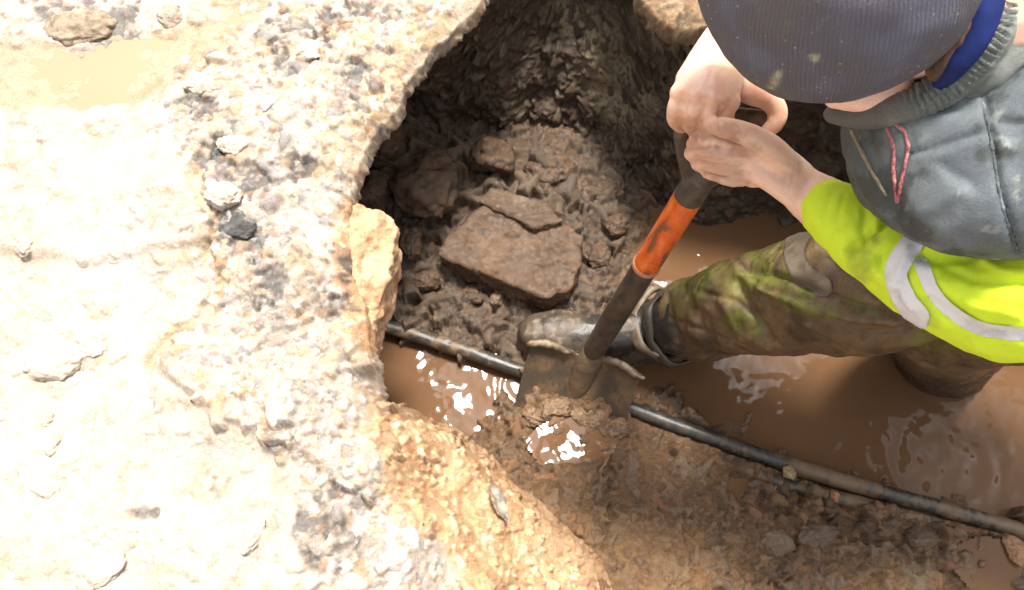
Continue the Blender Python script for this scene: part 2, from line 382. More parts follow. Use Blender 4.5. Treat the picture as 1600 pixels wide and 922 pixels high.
osand = [(.52, .34, .18), (.60, .43, .25), (.44, .25, .12), (.35, .2, .12), (.62, .5, .36)]
scatter(4200, (560, 560, 1000, 1000), np.clip(orange+peach, 0, 1), (.002, .011), (.4, 1.0), osand, .2)
scatter(1200, (500, -40, 1150, 240), np.ones(F.X.shape)*.8, (.003, .012), (.4, .9), osand+pal, .2)
F.C = F.C*(1-.30*tm[..., None])*np.array((1, 1, 1.04))
F.C = mix(F.C, F.C*np.array((.80, .74, .66)), sm(.05, .55, fbm(F.X, F.Y, 0, .016, 3, 91))*.8)
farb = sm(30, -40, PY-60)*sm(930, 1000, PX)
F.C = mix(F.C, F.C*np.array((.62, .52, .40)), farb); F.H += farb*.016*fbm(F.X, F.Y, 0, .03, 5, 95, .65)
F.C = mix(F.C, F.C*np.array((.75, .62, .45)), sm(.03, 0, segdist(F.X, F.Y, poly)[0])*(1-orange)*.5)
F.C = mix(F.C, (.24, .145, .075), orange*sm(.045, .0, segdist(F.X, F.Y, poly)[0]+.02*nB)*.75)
F.C = F.C*np.array((.93, .915, .905))*(1+.16*fbm(F.X, F.Y, 0, .006, 3, 131))[..., None]; F.H += .0016*fbm(F.X, F.Y, 0, .007, 3, 133)*(1-pud)
# wrap the lip: past the outline the sheet turns down and back under itself
d, qx, qy, ins = segdist(F.X, F.Y, poly)
s = np.where(ins, -d, d)
edge = sm(-.035, 0, s); soft_side = orange
F.H -= .016*edge**2*(1-soft_side*.7)
V = np.stack([F.X, F.Y, F.H], -1)
out = s > 0
dirx = np.where(d > 1e-6, (F.X-qx)/np.maximum(d, 1e-6), 0); diry = np.where(d > 1e-6, (F.Y-qy)/np.maximum(d, 1e-6), 0)
t = np.clip(s/.085, 0, 1)
fall = .32*t; inn = .005*np.sin(np.clip(t*9, 0, 3.14))-.30*np.clip(t-.10, 0, 1)
rough = .010*fbm(qx, qy, fall, .022, 5, 40, .7)*sm(0, .1, t)+.006*fbm(qx, qy, fall, .008, 3, 44)*sm(0, .06, t)
V[..., 0] = np.where(out, qx+dirx*(inn+rough), V[..., 0]); V[..., 1] = np.where(out, qy+diry*(inn+rough), V[..., 1])
V[..., 2] = np.where(out, F.H-fall, V[..., 2])
vis = (s < np.where(F.X > .08, .022, .085))
cell = vis[:-1, :-1] & vis[1:, :-1] & vis[:-1, 1:] & vis[1:, 1:]
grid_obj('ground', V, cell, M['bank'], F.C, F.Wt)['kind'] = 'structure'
BANK = F
def bank_z(x, y):
    return BANK.H[min(np.searchsorted(BANK.ys, y), len(BANK.ys)-1), min(np.searchsorted(BANK.xs, x), len(BANK.xs)-1)]
# wide terrain round the site, a little lower than the bank sheet, open over the trench
xs = np.concatenate([np.linspace(-60, -2.3, 12), np.linspace(-1.6, 2.4, 6), np.linspace(2.55, 60, 12)]); ys = np.concatenate([np.linspace(-60, -1.35, 12), np.linspace(-1.0, 2.6, 6), np.linspace(3.1, 60, 12)])
X, Y = np.meshgrid(xs, ys); V = np.stack([X, Y, .40+.03*fbm(X, Y, 0, 7, 3)], -1)
cell = ~((X[:-1, :-1] > -2.31) & (X[1:, 1:] < 2.56) & (Y[:-1, :-1] > -1.36) & (Y[1:, 1:] < 3.11))
g = grid_obj('terrain', V, cell, M['bank'], np.broadcast_to(np.array((.5, .4, .3)), X.shape+(3,)).copy(), np.full(X.shape, .2)); g['kind'] = 'structure'

# ================================================================== TRENCH FLOOR (mud)
G = Field(axis(-.36, 1.14, .0024, -.6, 3.2), axis(-.02, 1.20, .0024, -1.4, 1.6))
tc_ = [(560, 230, .12), (600, 200, .13), (640, 195, .11), (700, 205, .08), (600, 300, .10), (620, 420, .07), (600, 465, .04), (700, 470, .045), (760, 500, .03), (660, 500, .025), (720, 525, .02), (800, 540, .015),
       (750, 350, .075), (850, 300, .09), (850, 235, .085), (930, 275, .065), (950, 340, .055), (985, 350, .02), (930, 430, .03), (880, 480, .025), (990, 310, .02), (960, 420, .02),
       (1040, 340, -.03), (1100, 400, -.06), (1200, 420, -.06), (1300, 450, -.08), (1020, 400, -.02), (1000, 450, -.01), (1100, 560, -.06), (960, 500, -.0), (1060, 560, -.05), (1000, 600, -.01),
       (580, 560, -.05), (650, 580, -.06), (700, 600, -.06), (760, 610, -.05), (770, 575, -.02), (660, 548, -.03), (600, 530, -.02), (560, 640, -.05), (640, 640, -.05), (700, 655, -.02), (740, 650, -.03), (690, 700, .03), (770, 680, .015), (790, 640, -.02),
       (820, 650, .03), (870, 640, .042), (920, 650, .042), (960, 680, .042), (890, 700, .024), (840, 700, .03), (940, 705, .03), (1000, 660, .03), (1040, 630, .012), (1075, 620, -.01), (1100, 610, -.04), (1110, 655, -.03), (870, 600, .03), (940, 600, .03),
       (1200, 650, -.08), (1300, 600, -.1), (1400, 650, -.1), (1500, 700, -.08), (1590, 780, -.06), (1300, 720, -.05), (1500, 560, -.12), (1200, 500, -.1), (1700, 700, -.1), (1400, 450, -.1), (1170, 680, -.03), (1400, 755, -.03), (1540, 795, -.03), (1700, 850, -.03),
       (1080, 680, .03), (1200, 735, .03), (1300, 778, .028), (1400, 815, .025), (1500, 845, .025), (1600, 878, .025), (1750, 930, .03), (1100, 700, .035), (1000, 740, .055), (900, 745, .06), (800, 740, .09), (1100, 790, .07), (1200, 850, .075), (1300, 870, .08),
       (1400, 890, .06), (1500, 900, .035), (1590, 910, .03), (1000, 850, .11), (900, 840, .14), (1000, 930, .13), (1100, 925, .1), (850, 780, .13), (1600, 960, .05), (1300, 1000, .1), (1800, 1100, .1), (1000, 1100, .16), (2000, 900, -.05), (2200, 700, -.1), (900, 930, .16)]
G.H = idw(G.X, G.Y, tc_, .022)
GX, GY = proj(np.stack([G.X, G.Y, G.H], -1))
nA = fbm(G.X, G.Y, 0, .10, 5, 31); nB = fbm(G.X, G.Y, 0, .03, 5, 35); nC = fbm(G.X, G.Y, 0, .009, 4, 38)
upper = sm(-20, 30, (GX-560)*.42+500-GY)*sm(1120, 1020, GX+GY*.2)          # rubble part of the floor
G.H += .009*nA+.010*nB+.0035*nC
C = np.zeros(G.X.shape+(3,)); C[:] = (.20, .118, .060)
C = mix(C, (.10, .066, .044), upper)
C = mix(C, (.25, .15, .075), sm(-.2, .5, nA)*(1-upper)*.8)
C = mix(C, (.10, .063, .038), sm(.15, .5, nB)*.6)
lowgold = sm(770, 900, GY+(1150-GX)*.16+50*nB); C = mix(C, (.27, .165, .078), lowgold*.8*(1-upper))
C = C*(1-.40*(1-upper)*(1-.45*lowgold))[..., None]*(1+.25*nC)[..., None]*np.array((1.06, .97, .88))
G.C = C; G.Wt = np.clip(.8+.5*nA+.25*nB, .2, 1)
pm = [(.11, .072, .047), (.14, .092, .06), (.075, .05, .033), (.17, .115, .075), (.12, .095, .072)]
pl = [(.17, .097, .048), (.12, .068, .036), (.23, .145, .075), (.085, .05, .03), (.26, .125, .06), (.17, .13, .095)]
def gscatter(n, box, prob, rr, hk, pal, wet, sink=.3, mixbase=.4, ang=.2):
    for _ in range(n):
        p = W(random.uniform(box[0], box[2]), random.uniform(box[1], box[3]), .04)
        i = min(np.searchsorted(G.xs, p.x), len(G.xs)-1); j = min(np.searchsorted(G.ys, p.y), len(G.ys)-1)
        if random.random() > prob[j, i] or G.H[j, i] < -.03: continue
        r = rr[0]*(rr[1]/rr[0])**(random.random()**1.8); c = np.array(random.choice(pal))*(1-mixbase)+G.C[j, i]*mixbase
        G.stamp(p.x, p.y, r, r*random.uniform(*hk), c, random.uniform(*wet), random.uniform(1, 1.7), random.uniform(0, 3.14), sink, ang, random.uniform(0, 6), random.uniform(-.15, .15))
U = upper; D = 1-upper
gscatter(260, (540, 150, 1060, 560), U, (.012, .034), (.4, .8), pm, (.3, .8))
gscatter(4200, (540, 150, 1060, 560), U, (.0028, .013), (.5, 1.0), pm, (.2, .95))
gscatter(260, (760, 590, 1700, 980), D, (.012, .034), (.15, .4), pl, (.5, 1), .2)
gscatter(1100, (700, 590, 1700, 980), D, (.007, .022), (.5, .95), pl, (.7, 1), .3, .6, .3)
gscatter(1300, (540, 150, 1060, 560), U, (.007, .022), (.6, 1.05), pm, (.5, 1), .25, .5, .28)
gscatter(7500, (660, 570, 1700, 980), D*.9, (.0024, .010), (.5, 1.1), pl, (.4, 1), mixbase=.6)
gscatter(900, (1180, 720, 1700, 980), D, (.004, .014), (.5, .9), pl, (.3, 1))
# hollows that hold the small puddles
for (px, py, r, dz) in [(862, 695, .024, .012), (925, 708, .030, .012), (1040, 690, .012, .008), (1155, 770, .02, .006), (1090, 800, .014, .006), (1545, 885, .034, .008), (1500, 900, .02, .006)]:
    c = W(px, py, .04); G.H -= dz*np.exp(-((G.X-c.x)**2+(G.Y-c.y)**2)/r**2)
pl_ = [W(*p) for p in [(800, 575, .022), (900, 606, .02), (990, 640, .02), (1100, 680, .022), (1250, 732, .026), (1400, 775, .026), (1500, 802, .025), (1600, 832, .025), (1750, 880, .02)]]
pd_ = segdist(G.X, G.Y, pl_, False)[0]; kp = sm(.022, .013, pd_)*(GX > 985); G.H = np.where(kp > 0, np.minimum(G.H, G.H*(1-kp)+kp*.012), G.H)
grid_obj('mud_floor', np.stack([G.X, G.Y, G.H], -1), np.ones((len(G.ys)-1, len(G.xs)-1), bool), M['mud'], G.C, G.Wt)['kind'] = 'structure'
def mud_z(x, y):
    return G.H[min(np.searchsorted(G.ys, y), len(G.ys)-1), min(np.searchsorted(G.xs, x), len(G.xs)-1)]

# ================================================================== TRENCH WALL
Bc = [(700, 760, .0), (620, 700, -.02), (545, 640, -.02), (520, 560, -.02), (500, 400, 0), (515, 300, .02), (555, 215, .06), (620, 165, .07), (690, 200, .05), (760, 225, .04), (830, 232, .04), (900, 243, .04), (960, 275, .03), (1010, 312, 0), (1100, 348, -.01), (1250, 355, -.02), (1400, 395, -.02), (1750, 540, -.02), (2600, 900, -.02)]
Tc = [(640, 760, .36), (585, 690, .38), (548, 620, .41), (520, 560, .45), (500, 440, .46), (505, 300, .465), (540, 220, .47), (600, 120, .48), (690, 10, .48), (755, -75, .52), (830, -170, .51), (900, -185, .49), (970, -140, .46), (1020, -30, .45), (1085, 15, .47), (1200, 0, .50), (1400, 33, .50), (1800, 200, .47), (2800, 620, .44)]
def dens(L, n):
    P = [W(*p) for p in L]; out = []
    for s_ in np.linspace(0, len(P)-1.0001, n):
        i = int(s_); t = s_-i; p0 = P[max(i-1, 0)]; p1 = P[i]; p2 = P[i+1]; p3 = P[min(i+2, len(P)-1)]
        out.append(tuple(.5*((2*p1)+(p2-p0)*t+(2*p0-5*p1+4*p2-p3)*t*t+(3*p1-p0-3*p2+p3)*t**3)))
    return np.array(out)
nw, nh = 900, 200
Bp, Tp = dens(Bc, nw), dens(Tc, nw)
class WallField(Field): pass
ss = np.concatenate([[0], np.cumsum(np.linalg.norm(np.diff(Bp, axis=0), axis=1))])
WF = Field(ss, np.linspace(0, .5, nh))
tt = (WF.Y/.5)[..., None]
base = Bp[None]*(1-tt)+Tp[None]*tt
tan = np.gradient(Bp, axis=0); upv = (Tp-Bp); nrm = np.cross(tan, upv); nrm /= np.linalg.norm(nrm, axis=1)[:, None]
ctr = np.array([.5, .4, .2]); flip = np.sign(np.sum((ctr-Bp)*nrm, 1)); nrm *= flip[:, None]
kk_ = np.hanning(121); kk_ /= kk_.sum()
nrm = np.stack([np.convolve(np.pad(nrm[:, i], 60, 'edge'), kk_, 'valid') for i in range(3)], 1); nrm /= np.linalg.norm(nrm, axis=1)[:, None]
bx, by, bz = base[..., 0], base[..., 1], base[..., 2]
w1 = fbm(bx, by, bz, .13, 5, 51); w2 = fbm(bx, by, bz, .04, 5, 55); w3 = fbm(bx, by, bz*2, .012, 4, 58)
WF.H = .024*w1+.022*w2+.007*w3+.010*N3(bx, by, bz*3, .08, 71)-.02*np.sin(np.clip(WF.Y/.5, 0, 1)*3.14)
C = np.zeros(WF.X.shape+(3,)); C[:] = (.066, .041, .024)
C = mix(C, (.085, .059, .037), sm(.0, .5, w2+.4*w1)); C = mix(C, (.055, .028, .018), sm(.1, .5, N3(bx, by, bz, .06, 62)))
wpx, wpy = proj(base)
gr = sm(60, 15, segdist(wpx, wpy, [(900, 40), (930, 70), (960, 150), (985, 175)], False)[0]+30*w2); C = mix(C, (.27, .21, .13), gr*.8)
gr2 = sm(45, 10, segdist(wpx, wpy, [(1020, 30), (1060, 60)], False)[0]+20*w2); C = mix(C, (.34, .26, .16), gr2*.7)
WF.C = C; WF.Wt = np.clip(.45+.6*w2, .05, 1)
wp = [(.06, .04, .027), (.09, .065, .043), (.04, .026, .018), (.075, .042, .026), (.13, .10, .065)]
for _ in range(9000):
    x = random.uniform(0, ss[-1]*.8); y = random.uniform(0, .5); r = .003*(6**(random.random()**2.2))
    WF.stamp(x, y, r, r*random.uniform(.5, 1), random.choice(wp), random.random(), random.uniform(1, 1.6), random.uniform(0, 3.1), .3, .2, random.uniform(0, 6))
V = base+nrm[None]*WF.H[..., None]
grid_obj('trench_wall', V, np.ones((nh-1, nw-1), bool), M['wall'], WF.C, WF.Wt)['kind'] = 'structure'

# ================================================================== WATER
def water(name, x0, x1, y0, y1, z, step, amp, mat, rings=(), maskpoly=None, sc=.03):
    xs = np.arange(x0, x1, step); ys = np.arange(y0, y1, step); X, Y = np.meshgrid(xs, ys)
    H = amp*fbm(X, Y, 0, sc, 3, 77)
    for (cx, cy, r0, a, lam) in rings:
        wob = N3(X, Y, 0, .035, 5); r = np.hypot(X-cx, Y-cy)+.016*wob; H = H+a*(.35+.9*np.clip(N3(X, Y, 0, .06, 8)+.3, 0, 1))*np.sin((r-r0)*2*math.pi/lam)*np.exp(-np.abs(r-r0)/(lam*2.2))
    cell = np.ones((len(ys)-1, len(xs)-1), bool)
    if maskpoly is not None:
        dd = sd_poly(X, Y, maskpoly) > 0; cell = dd[:-1, :-1] | dd[1:, 1:]
    o = grid_obj(name, np.stack([X, Y, H+z], -1), cell, mat); o['kind'] = 'structure'; return o
rb = W(1475, 560, 0); ra = W(1020, 560, 0); rs = W(850, 600, 0); rg = W(1445, 700, 0)
water('water', -.35, 2.4, .0, 1.25, 0, .004, .00040, M['water'],
      rings=[(rb.x, rb.y, .11, .0007, .05), (ra.x, ra.y, .10, .0004, .04), (rs.x, rs.y, .05, .0007, .024), (rg.x+.03, rg.y-.02, .05, .0010, .05)])
def puddle(px, py, z, r, mat='water', name='puddle', amp=.0002, sc=.03):
    c = W(px, py, z); pts = [(c.x+r*1.3*math.cos(a)*(1+.15*math.sin(3*a)), c.y+r*math.sin(a)) for a in np.linspace(0, 6.283, 24, endpoint=False)]
    water(name, c.x-r*1.5, c.x+r*1.5, c.y-r*1.2, c.y+r*1.2, z, .004, amp, M[mat], maskpoly=pts, sc=sc)
def near_mud(px, py):
    c = W(px, py, .04); return mud_z(c.x, c.y)
puddle(895, 702, near_mud(890, 700)+.006, .062)
puddle(1155, 770, near_mud(1155, 770)+.002, .025)
puddle(1090, 800, near_mud(1090, 800)+.002, .02)
puddle(1545, 885, near_mud(1545, 885)+.003, .05)
# pale pool on the bank, top left
c0 = W(150, 110, ZB); zz = bank_z(c0.x, c0.y)
pp = [W(x, y, ZB) for x, y in [(-100, 50), (130, 65), (330, 5), (420, -40), (470, -30), (310, 115), (250, 155), (150, 180), (-100, 175)]]
water('pool_water', -1.1, -.2, .7, 1.1, zz+.0026, .006, .0003, M['puddle'], maskpoly=[(p.x, p.y) for p in pp])

# ================================================================== STONES AND RUBBLE
def paint_noise(me, cols, sc=.02, seed=0, wet=.5, org=None):
    c = coords(me); n = fbm(c[:, 0], c[:, 1], c[:, 2], sc, 4, seed); n2 = fbm(c[:, 0], c[:, 1], c[:, 2], sc*.35, 3, seed+5)
    col = np.zeros((len(c), 3)); col[:] = cols[0]; col = mix(col, cols[1], sm(-.05, .35, n))
    if len(cols) > 2: col = mix(col, cols[2], sm(.1, .4, n2))
    set_attr(me, col, np.clip(wet+.6*n2, 0, 1))
def displace(me, amp, sc, seed=0, o=4):
    c = coords(me); n = normals(me); setco(me, c+n*(amp*fbm(c[:, 0], c[:, 1], c[:, 2], sc, o, seed))[:, None])
MUDC = [(.105, .060, .034), (.135, .08, .045), (.07, .042, .026)]
def rock(name, c, r, label, cat='stone', cols=MUDC, rot=0, tilt=(0, 0), vox=.0035, seed=0, wet=.5, mat='rock', group=None, am=.25, facets=7):
    bm = bmesh.new(); rt = Matrix.Rotation(rot, 3, 'Z') @ Matrix.Rotation(tilt[0], 3, 'X') @ Matrix.Rotation(tilt[1], 3, 'Y')
    bmesh.ops.create_icosphere(bm, subdivisions=5, radius=1)
    co = np.array([v.co[:] for v in bm.verts]); 
    f = 1+am*fbm(co[:, 0], co[:, 1], co[:, 2], .9, 3, seed)+am*.5*fbm(co[:, 0], co[:, 1], co[:, 2], .3, 3, seed+3)
    # flatten some facets so it reads as broken stone
    rr = np.random.RandomState(seed+1)
    for _ in range(facets):
        d = rr.normal(size=3); d /= np.linalg.norm(d); k = co@d; h = rr.uniform(.62, .85)
        f = np.where(k > h, np.minimum(f, h/np.maximum(k, 1e-3)*(1+.03*rr.rand())), f)
    co = co*f[:, None]*np.array(r); co = co@np.array(rt).T+np.array(c)
    for v, p in zip(bm.verts, co): v.co = p
    me = bpy.data.meshes.new(name); bm.to_mesh(me); bm.free(); smooth_shade(me)
    displace(me, min(r)*.22, min(r)*.9, seed+6); displace(me, min(r)*.16, min(r)*.30, seed+8); paint_noise(me, cols, max(r)*.5, seed, wet)
    return tag(link(name, me, M[mat], org=(c[0], c[1], c[2]-r[2]*.6)), label, cat, group)
def prism_rock(name, top, thick, label, cat, cols, seed=0, mat='rock', vox=.003, amp=.006, flare=.0, wet=.6, bot=None, sm_it=3, extra=None):
    P = [W(*p) for p in top]; bm = bmesh.new(); c = sum(P, Vector())/len(P)
    a = [bm.verts.new(p) for p in P]
    b_ = [bm.verts.new(Vector((p.x+(p.x-c.x)*flare, p.y+(p.y-c.y)*flare, p.z-thick))) for p in P]
    n = len(P); bm.faces.new(a); bm.faces.new(b_[::-1])
    for i in range(n): bm.faces.new((a[i], b_[i], b_[(i+1) % n], a[(i+1) % n]))
    if extra: extra(bm)
    me = remesh(bm, vox, sm_it); displace(me, amp, .03, seed); displace(me, amp*.5, .011, seed+3); paint_noise(me, cols, .04, seed, wet)
    return tag(link(name, me, M[mat], org=(c.x, c.y, c.z-thick)), label, cat)
# big broken slab
prism_rock('concrete_slab', [(683, 398, .12), (700, 366, .125), (735, 335, .13), (760, 318, .13), (800, 318, .13), (880, 345, .125), (910, 368, .12), (908, 412, .115), (888, 455, .11), (852, 466, .11), (790, 442, .115)], .075,
           'large muddy broken slab lying flat in the trench rubble', 'slab', [(.115, .066, .037), (.15, .088, .05), (.08, .048, .028)], 3, amp=.009, sm_it=9)
prism_rock('broken_brick', [(745, 315, .142), (768, 290, .145), (850, 314, .142), (880, 345, .138), (835, 356, .138)], .035, 'thin muddy fragment lying across the top edge of the broken slab', 'slab', [(.10, .06, .035), (.13, .08, .046)], 9, amp=.008, sm_it=10)
rock('boulder', W(662, 292, .13), (.070, .088, .06), 'tall rounded mud coated boulder left of the broken slab', 'boulder', seed=4, rot=.2)
rock('boulder', W(770, 246, .12), (.048, .045, .045), 'round mud coated boulder at the foot of the dark wall', 'boulder', seed=8)
rock('boulder', W(600, 215, .16), (.055, .06, .05), 'grey brown lump tucked under the pale bank edge', 'boulder', seed=12)
rock('boulder', W(585, 300, .13), (.04, .04, .035), 'small dark lump beside the tall boulder under the bank edge', 'boulder', seed=16)
rock('boulder', W(860, 268, .09), (.055, .032, .035), 'low wide muddy lump behind the broken slab', 'boulder', seed=18)
rock('stone', W(962, 352, .06), (.028, .026, .024), 'rounded wet stone right of the broken slab near the shaft', seed=22)
rock('stone', W(950, 300, .06), (.035, .026, .026), 'wet muddy stone below the dark wall, above the rounded stone', seed=24)
rock('stone', W(776, 466, .05), (.018, .02, .018), 'small pale brown stone in front of the slab', cols=[(.21, .14, .09), (.16, .105, .068)], seed=26)
rock('stone', W(738, 458, .045), (.034, .018, .018), 'flat muddy stone under the front edge of the slab', seed=28, rot=-.4)
rock('stone', W(640, 380, .10), (.03, .04, .025), 'muddy lump between the sandy block and the slab', seed=30)
rock('stone', W(668, 440, .065), (.03, .024, .02), 'flat brown lump above the black pipe at the left', seed=32)
rock('stone', W(935, 400, .045), (.026, .03, .02), 'knobbly mud clod right of the slab beside the shaft', seed=34)
rock('stone', W(1232, 738, .05), (.012, .016, .013), 'small yellowish pebble caught against the two pipes', cols=[(.42, .31, .17), (.34, .24, .13)], seed=36)
rock('stone', W(1303, 776, .05), (.010, .012, .010), 'small orange brick crumb by the lower pipe', cols=[(.42, .20, .10), (.34, .16, .08)], seed=38)
rock('stone', W(1585, 862, .05), (.020, .028, .016), 'orange brown brick piece at the right end of the pipe', cols=[(.36, .20, .11), (.28, .15, .08)], seed=40, rot=.3)
rock('clod', W(1275, 838, .09), (.038, .024, .02), 'dark mud clod in the brown mud below the pipes', 'mud clod', cols=[(.12, .078, .05), (.09, .06, .04)], seed=42, rot=.3)
rock('clod', W(1215, 850, .09), (.03, .024, .016), 'grey brown clod left of the dark clod below the pipes', 'mud clod', cols=[(.15, .105, .066), (.18, .12, .075)], seed=44)
rock('clod', W(1440, 845, .05), (.03, .018, .018), 'stony clod under the right half of the pipe', 'mud clod', cols=[(.15, .1, .062), (.2, .13, .08)], seed=46)
# mud heaped against the blade
for (px, py, z, r, sd_) in [(868, 640, .042, (.032, .022, .018), 50), (918, 652, .040, (.034, .022, .016), 52), (962, 672, .042, (.026, .02, .014), 54), (836, 652, .035, (.024, .018, .012), 56)]:
    rock('clod', W(px, py, z), r, {50: 'tallest mud clod heaped against the shovel blade', 52: 'wide mud clod in the middle below the shovel blade', 54: 'mud clod at the tip of the shovel blade', 56: 'low mud clod left of the white puddle glare'}[sd_], 'mud clod', cols=[(.19, .112, .06), (.13, .078, .043), (.25, .15, .082)], seed=sd_, am=.5, facets=1, wet=.8)
# sandy block on the bank edge
SC = [(.52, .33, .19), (.62, .42, .26), (.38, .2, .11)]
prism_rock('sandy_block', [(528, 322, .50), (560, 314, .505), (600, 334, .50), (621, 352, .49), (612, 400, .48), (602, 450, .47), (588, 500, .46), (578, 540, .45), (560, 552, .46), (535, 520, .50), (520, 420, .51)], .10,
           'orange sandy block breaking off the bank edge above the pipe', 'block', SC, 60, 'bank', amp=.010, wet=.1, flare=-.12)
def bank_rock(px, py, r, label, cols, seed, rot=0, name='stone', cat='stone', lift=.3, wet=.25, group=None):
    p = W(px, py, ZB); p.z = bank_z(p.x, p.y)+r[2]*(lift-.45); p = W(px, py, p.z)
    return rock(name, p, r, label, cat, cols=cols, seed=seed, rot=rot, wet=wet, mat='bank', group=group, facets=3)
CR = [(.50, .43, .35), (.42, .36, .29), (.54, .47, .38)]; GY_ = [(.42, .41, .40), (.5, .48, .46)]; DK = [(.075, .074, .072), (.20, .19, .175), (.05, .05, .05)]
bank_rock(485, 80, (.020, .019, .014), 'round pale pebble ringed by dark grit near the top of the bank', [(.62, .56, .44), (.68, .62, .5)], 70)
bank_rock(421, 163, (.016, .017, .011), 'smooth round grey pebble half sunk in the bank gravel', GY_, 72)
bank_rock(312, 132, (.030, .020, .014), 'wide cream stone with a grey underside beside the pale pool', CR, 74, -.2)
bank_rock(366, 228, (.028, .016, .012), 'flat cream stone beside the black tarmac lump', CR, 76, -.1)
bank_rock(343, 242, (.013, .018, .010), 'small black tarmac lump left of the flat cream stone', DK, 78, .3, 'tarmac_lump', 'tarmac lump')
bank_rock(347, 308, (.026, .024, .014), 'square cream stone above the large black tarmac patch', CR, 80, .3)
bank_rock(372, 350, (.030, .020, .010), 'large crumbly black tarmac lump in the bank crevice', DK, 82, -.2, 'tarmac_lump', 'tarmac lump')
bank_rock(88, 562, (.046, .030, .018), 'biggest cream mud clod at the left of the bank', CR, 84, .15, 'clod', 'mud clod')
bank_rock(140, 538, (.026, .020, .014), 'smaller cream clod touching the right of the biggest clod', CR, 86, -.5, 'clod', 'mud clod')
bank_rock(395, 836, (.012, .024, .009), 'long narrow pale stone lying in the cream mud', CR, 88, -.35)
bank_rock(72, 656, (.012, .013, .009), 'small tan pebble below the biggest cream clod', [(.52, .43, .3), (.46, .38, .27)], 90)
bank_rock(80, 695, (.009, .014, .008), 'small oval pebble just under the tan pebble', CR, 92)
bank_rock(38, 384, (.014, .015, .010), 'grey tan pebble by the left edge above the clods', [(.48, .42, .33), (.4, .35, .28)], 94)
bank_rock(180, 402, (.012, .010, .007), 'flat pale pebble in the smooth cream mud left of the tarmac', CR, 96)
bank_rock(130, 40, (.055, .034, .020), 'brown grey lump standing in the pale pool', [(.30, .235, .17), (.38, .30, .22), (.2, .15, .1)], 98, .1, 'clod', 'mud clod')
bank_rock(268, 28, (.026, .020, .016), 'grey brown stone at the right end of the pale pool', [(.34, .29, .24), (.42, .33, .24)], 100)
bank_rock(160, 890, (.030, .018, .010), 'long cream clod at the bottom left of the bank', CR, 102, .6, 'clod', 'mud clod')
bank_rock(75, 760, (.018, .014, .008), 'small cream clod in the mud below the oval pebble', CR, 104, 0, 'clod', 'mud clod')
rock('stone', W(780, 785, .30), (.010, .030, .012), 'dark narrow flint wedged in the orange sand slope', 'stone', cols=[(.2, .18, .16), (.4, .34, .26)], seed=106, rot=.5, mat='bank')

# ================================================================== PIPES
def pipe(pts, r, label, seed, cover, sag=.0):
    P = [W(*p) for p in pts]; bm = bmesh.new(); tube(bm, P, r, 28)
    me = remesh(bm, .0028, 2); c = coords(me); n = fbm(c[:, 0], c[:, 1], c[:, 2], .05, 4, seed); n2 = fbm(c[:, 0], c[:, 1], c[:, 2], .012, 3, seed+4)
    px, py = proj(c); cv = np.interp(px, [a for a, _ in cover], [b_ for _, b_ in cover])
    mudm = sm(.55, -.35, n+.8*n2+1.0-cv*2)
    nn = normals(me); setco(me, c+nn*(.0022*mudm*(1+n2))[:, None])
    col = mix(np.tile(np.array((.03, .03, .028)), (len(c), 1)), (.15, .098, .056), mudm); col = mix(col, (.07, .055, .04), sm(-.1, .3, n2)*(1-mudm)*.7)
    set_attr(me, col, np.clip(1-mudm*.7, 0, 1))
    return tag(link('pipe', me, M['rubber'], org=P[0]), label, 'pipe')
pipe([(520, 476, .03), (590, 505, .028), (660, 527, .026), (740, 553, .024), (810, 578, .022), (900, 606, .02), (990, 640, .02), (1100, 680, .022), (1250, 732, .026), (1400, 775, .026), (1500, 802, .025), (1600, 832, .025), (1750, 880, .02)], .0145,
     'long black water pipe crossing the trench, streaked with mud', 5, [(520, .35), (700, .45), (780, .2), (1000, .12), (1180, .15), (1250, .75), (1330, .6), (1420, .3), (1600, .55)])
pipe([(1120, 718, .0), (1230, 758, .036), (1310, 778, .036), (1400, 802, .016), (1500, 828, .010), (1580, 848, .018), (1750, 900, .01)], .0115,
     'second thinner pipe half buried just below the long one', 15, [(1120, .9), (1230, .45), (1300, .6), (1400, .9), (1600, .8)])

# ================================================================== SHOVEL
J = W(925, 552, .115); HT = W(1135, 212, .73)
axs = (HT-J).normalized()
SH = thing('shovel', J, 'orange and black digging shovel with a muddy blade, held upright by the bent man', 'shovel')
def mesh_of(bm): 
    bmesh.ops.recalc_face_normals(bm, faces=bm.faces)
    me = bpy.data.meshes.new('m'); bm.to_mesh(me); bm.free(); smooth_shade(me); return me
Ls = (HT-J).length
pa = lambda t: J+axs*(Ls*t)
# steel socket
bm = bmesh.new(); tube(bm, [pa(-.06), pa(.06), pa(.25), pa(.51)], [.019, .021, .0215, .0205], 28); me = remesh(bm, .003, 2)
paint_noise(me, [(.065, .045, .03), (.085, .06, .042), (.035, .03, .026)], .05, 3, .45); link('socket', me, M['metal'], SH)
bm = bmesh.new(); tube(bm, [pa(.504), pa(.516)], [.0225, .0222], 32, caps=False); me = mesh_of(bm); paint_noise(me, [(.45, .2, .11), (.35, .25, .18)], .02, 4, .4); link('collar_ring', me, M['paint'], SH)
# orange shaft
bm = bmesh.new(); tube(bm, [pa(.512), pa(.66), pa(.812)], [.0212, .021, .021], 28); me = remesh(bm, .0025, 1); c = coords(me)
st1 = fbm(c[:, 0]*3, c[:, 1]*3, c[:, 2]*.6, .03, 4, 7); col = np.tile(np.array((.66, .115, .018)), (len(c), 1)); col = mix(col, (.16, .075, .04), sm(.02, .3, st1)*.85); col = mix(col, (.86, .24, .05), sm(-.1, -.5, st1)*.6)
set_attr(me, col, np.full(len(c), .6)); link('shaft', me, M['paint'], SH)
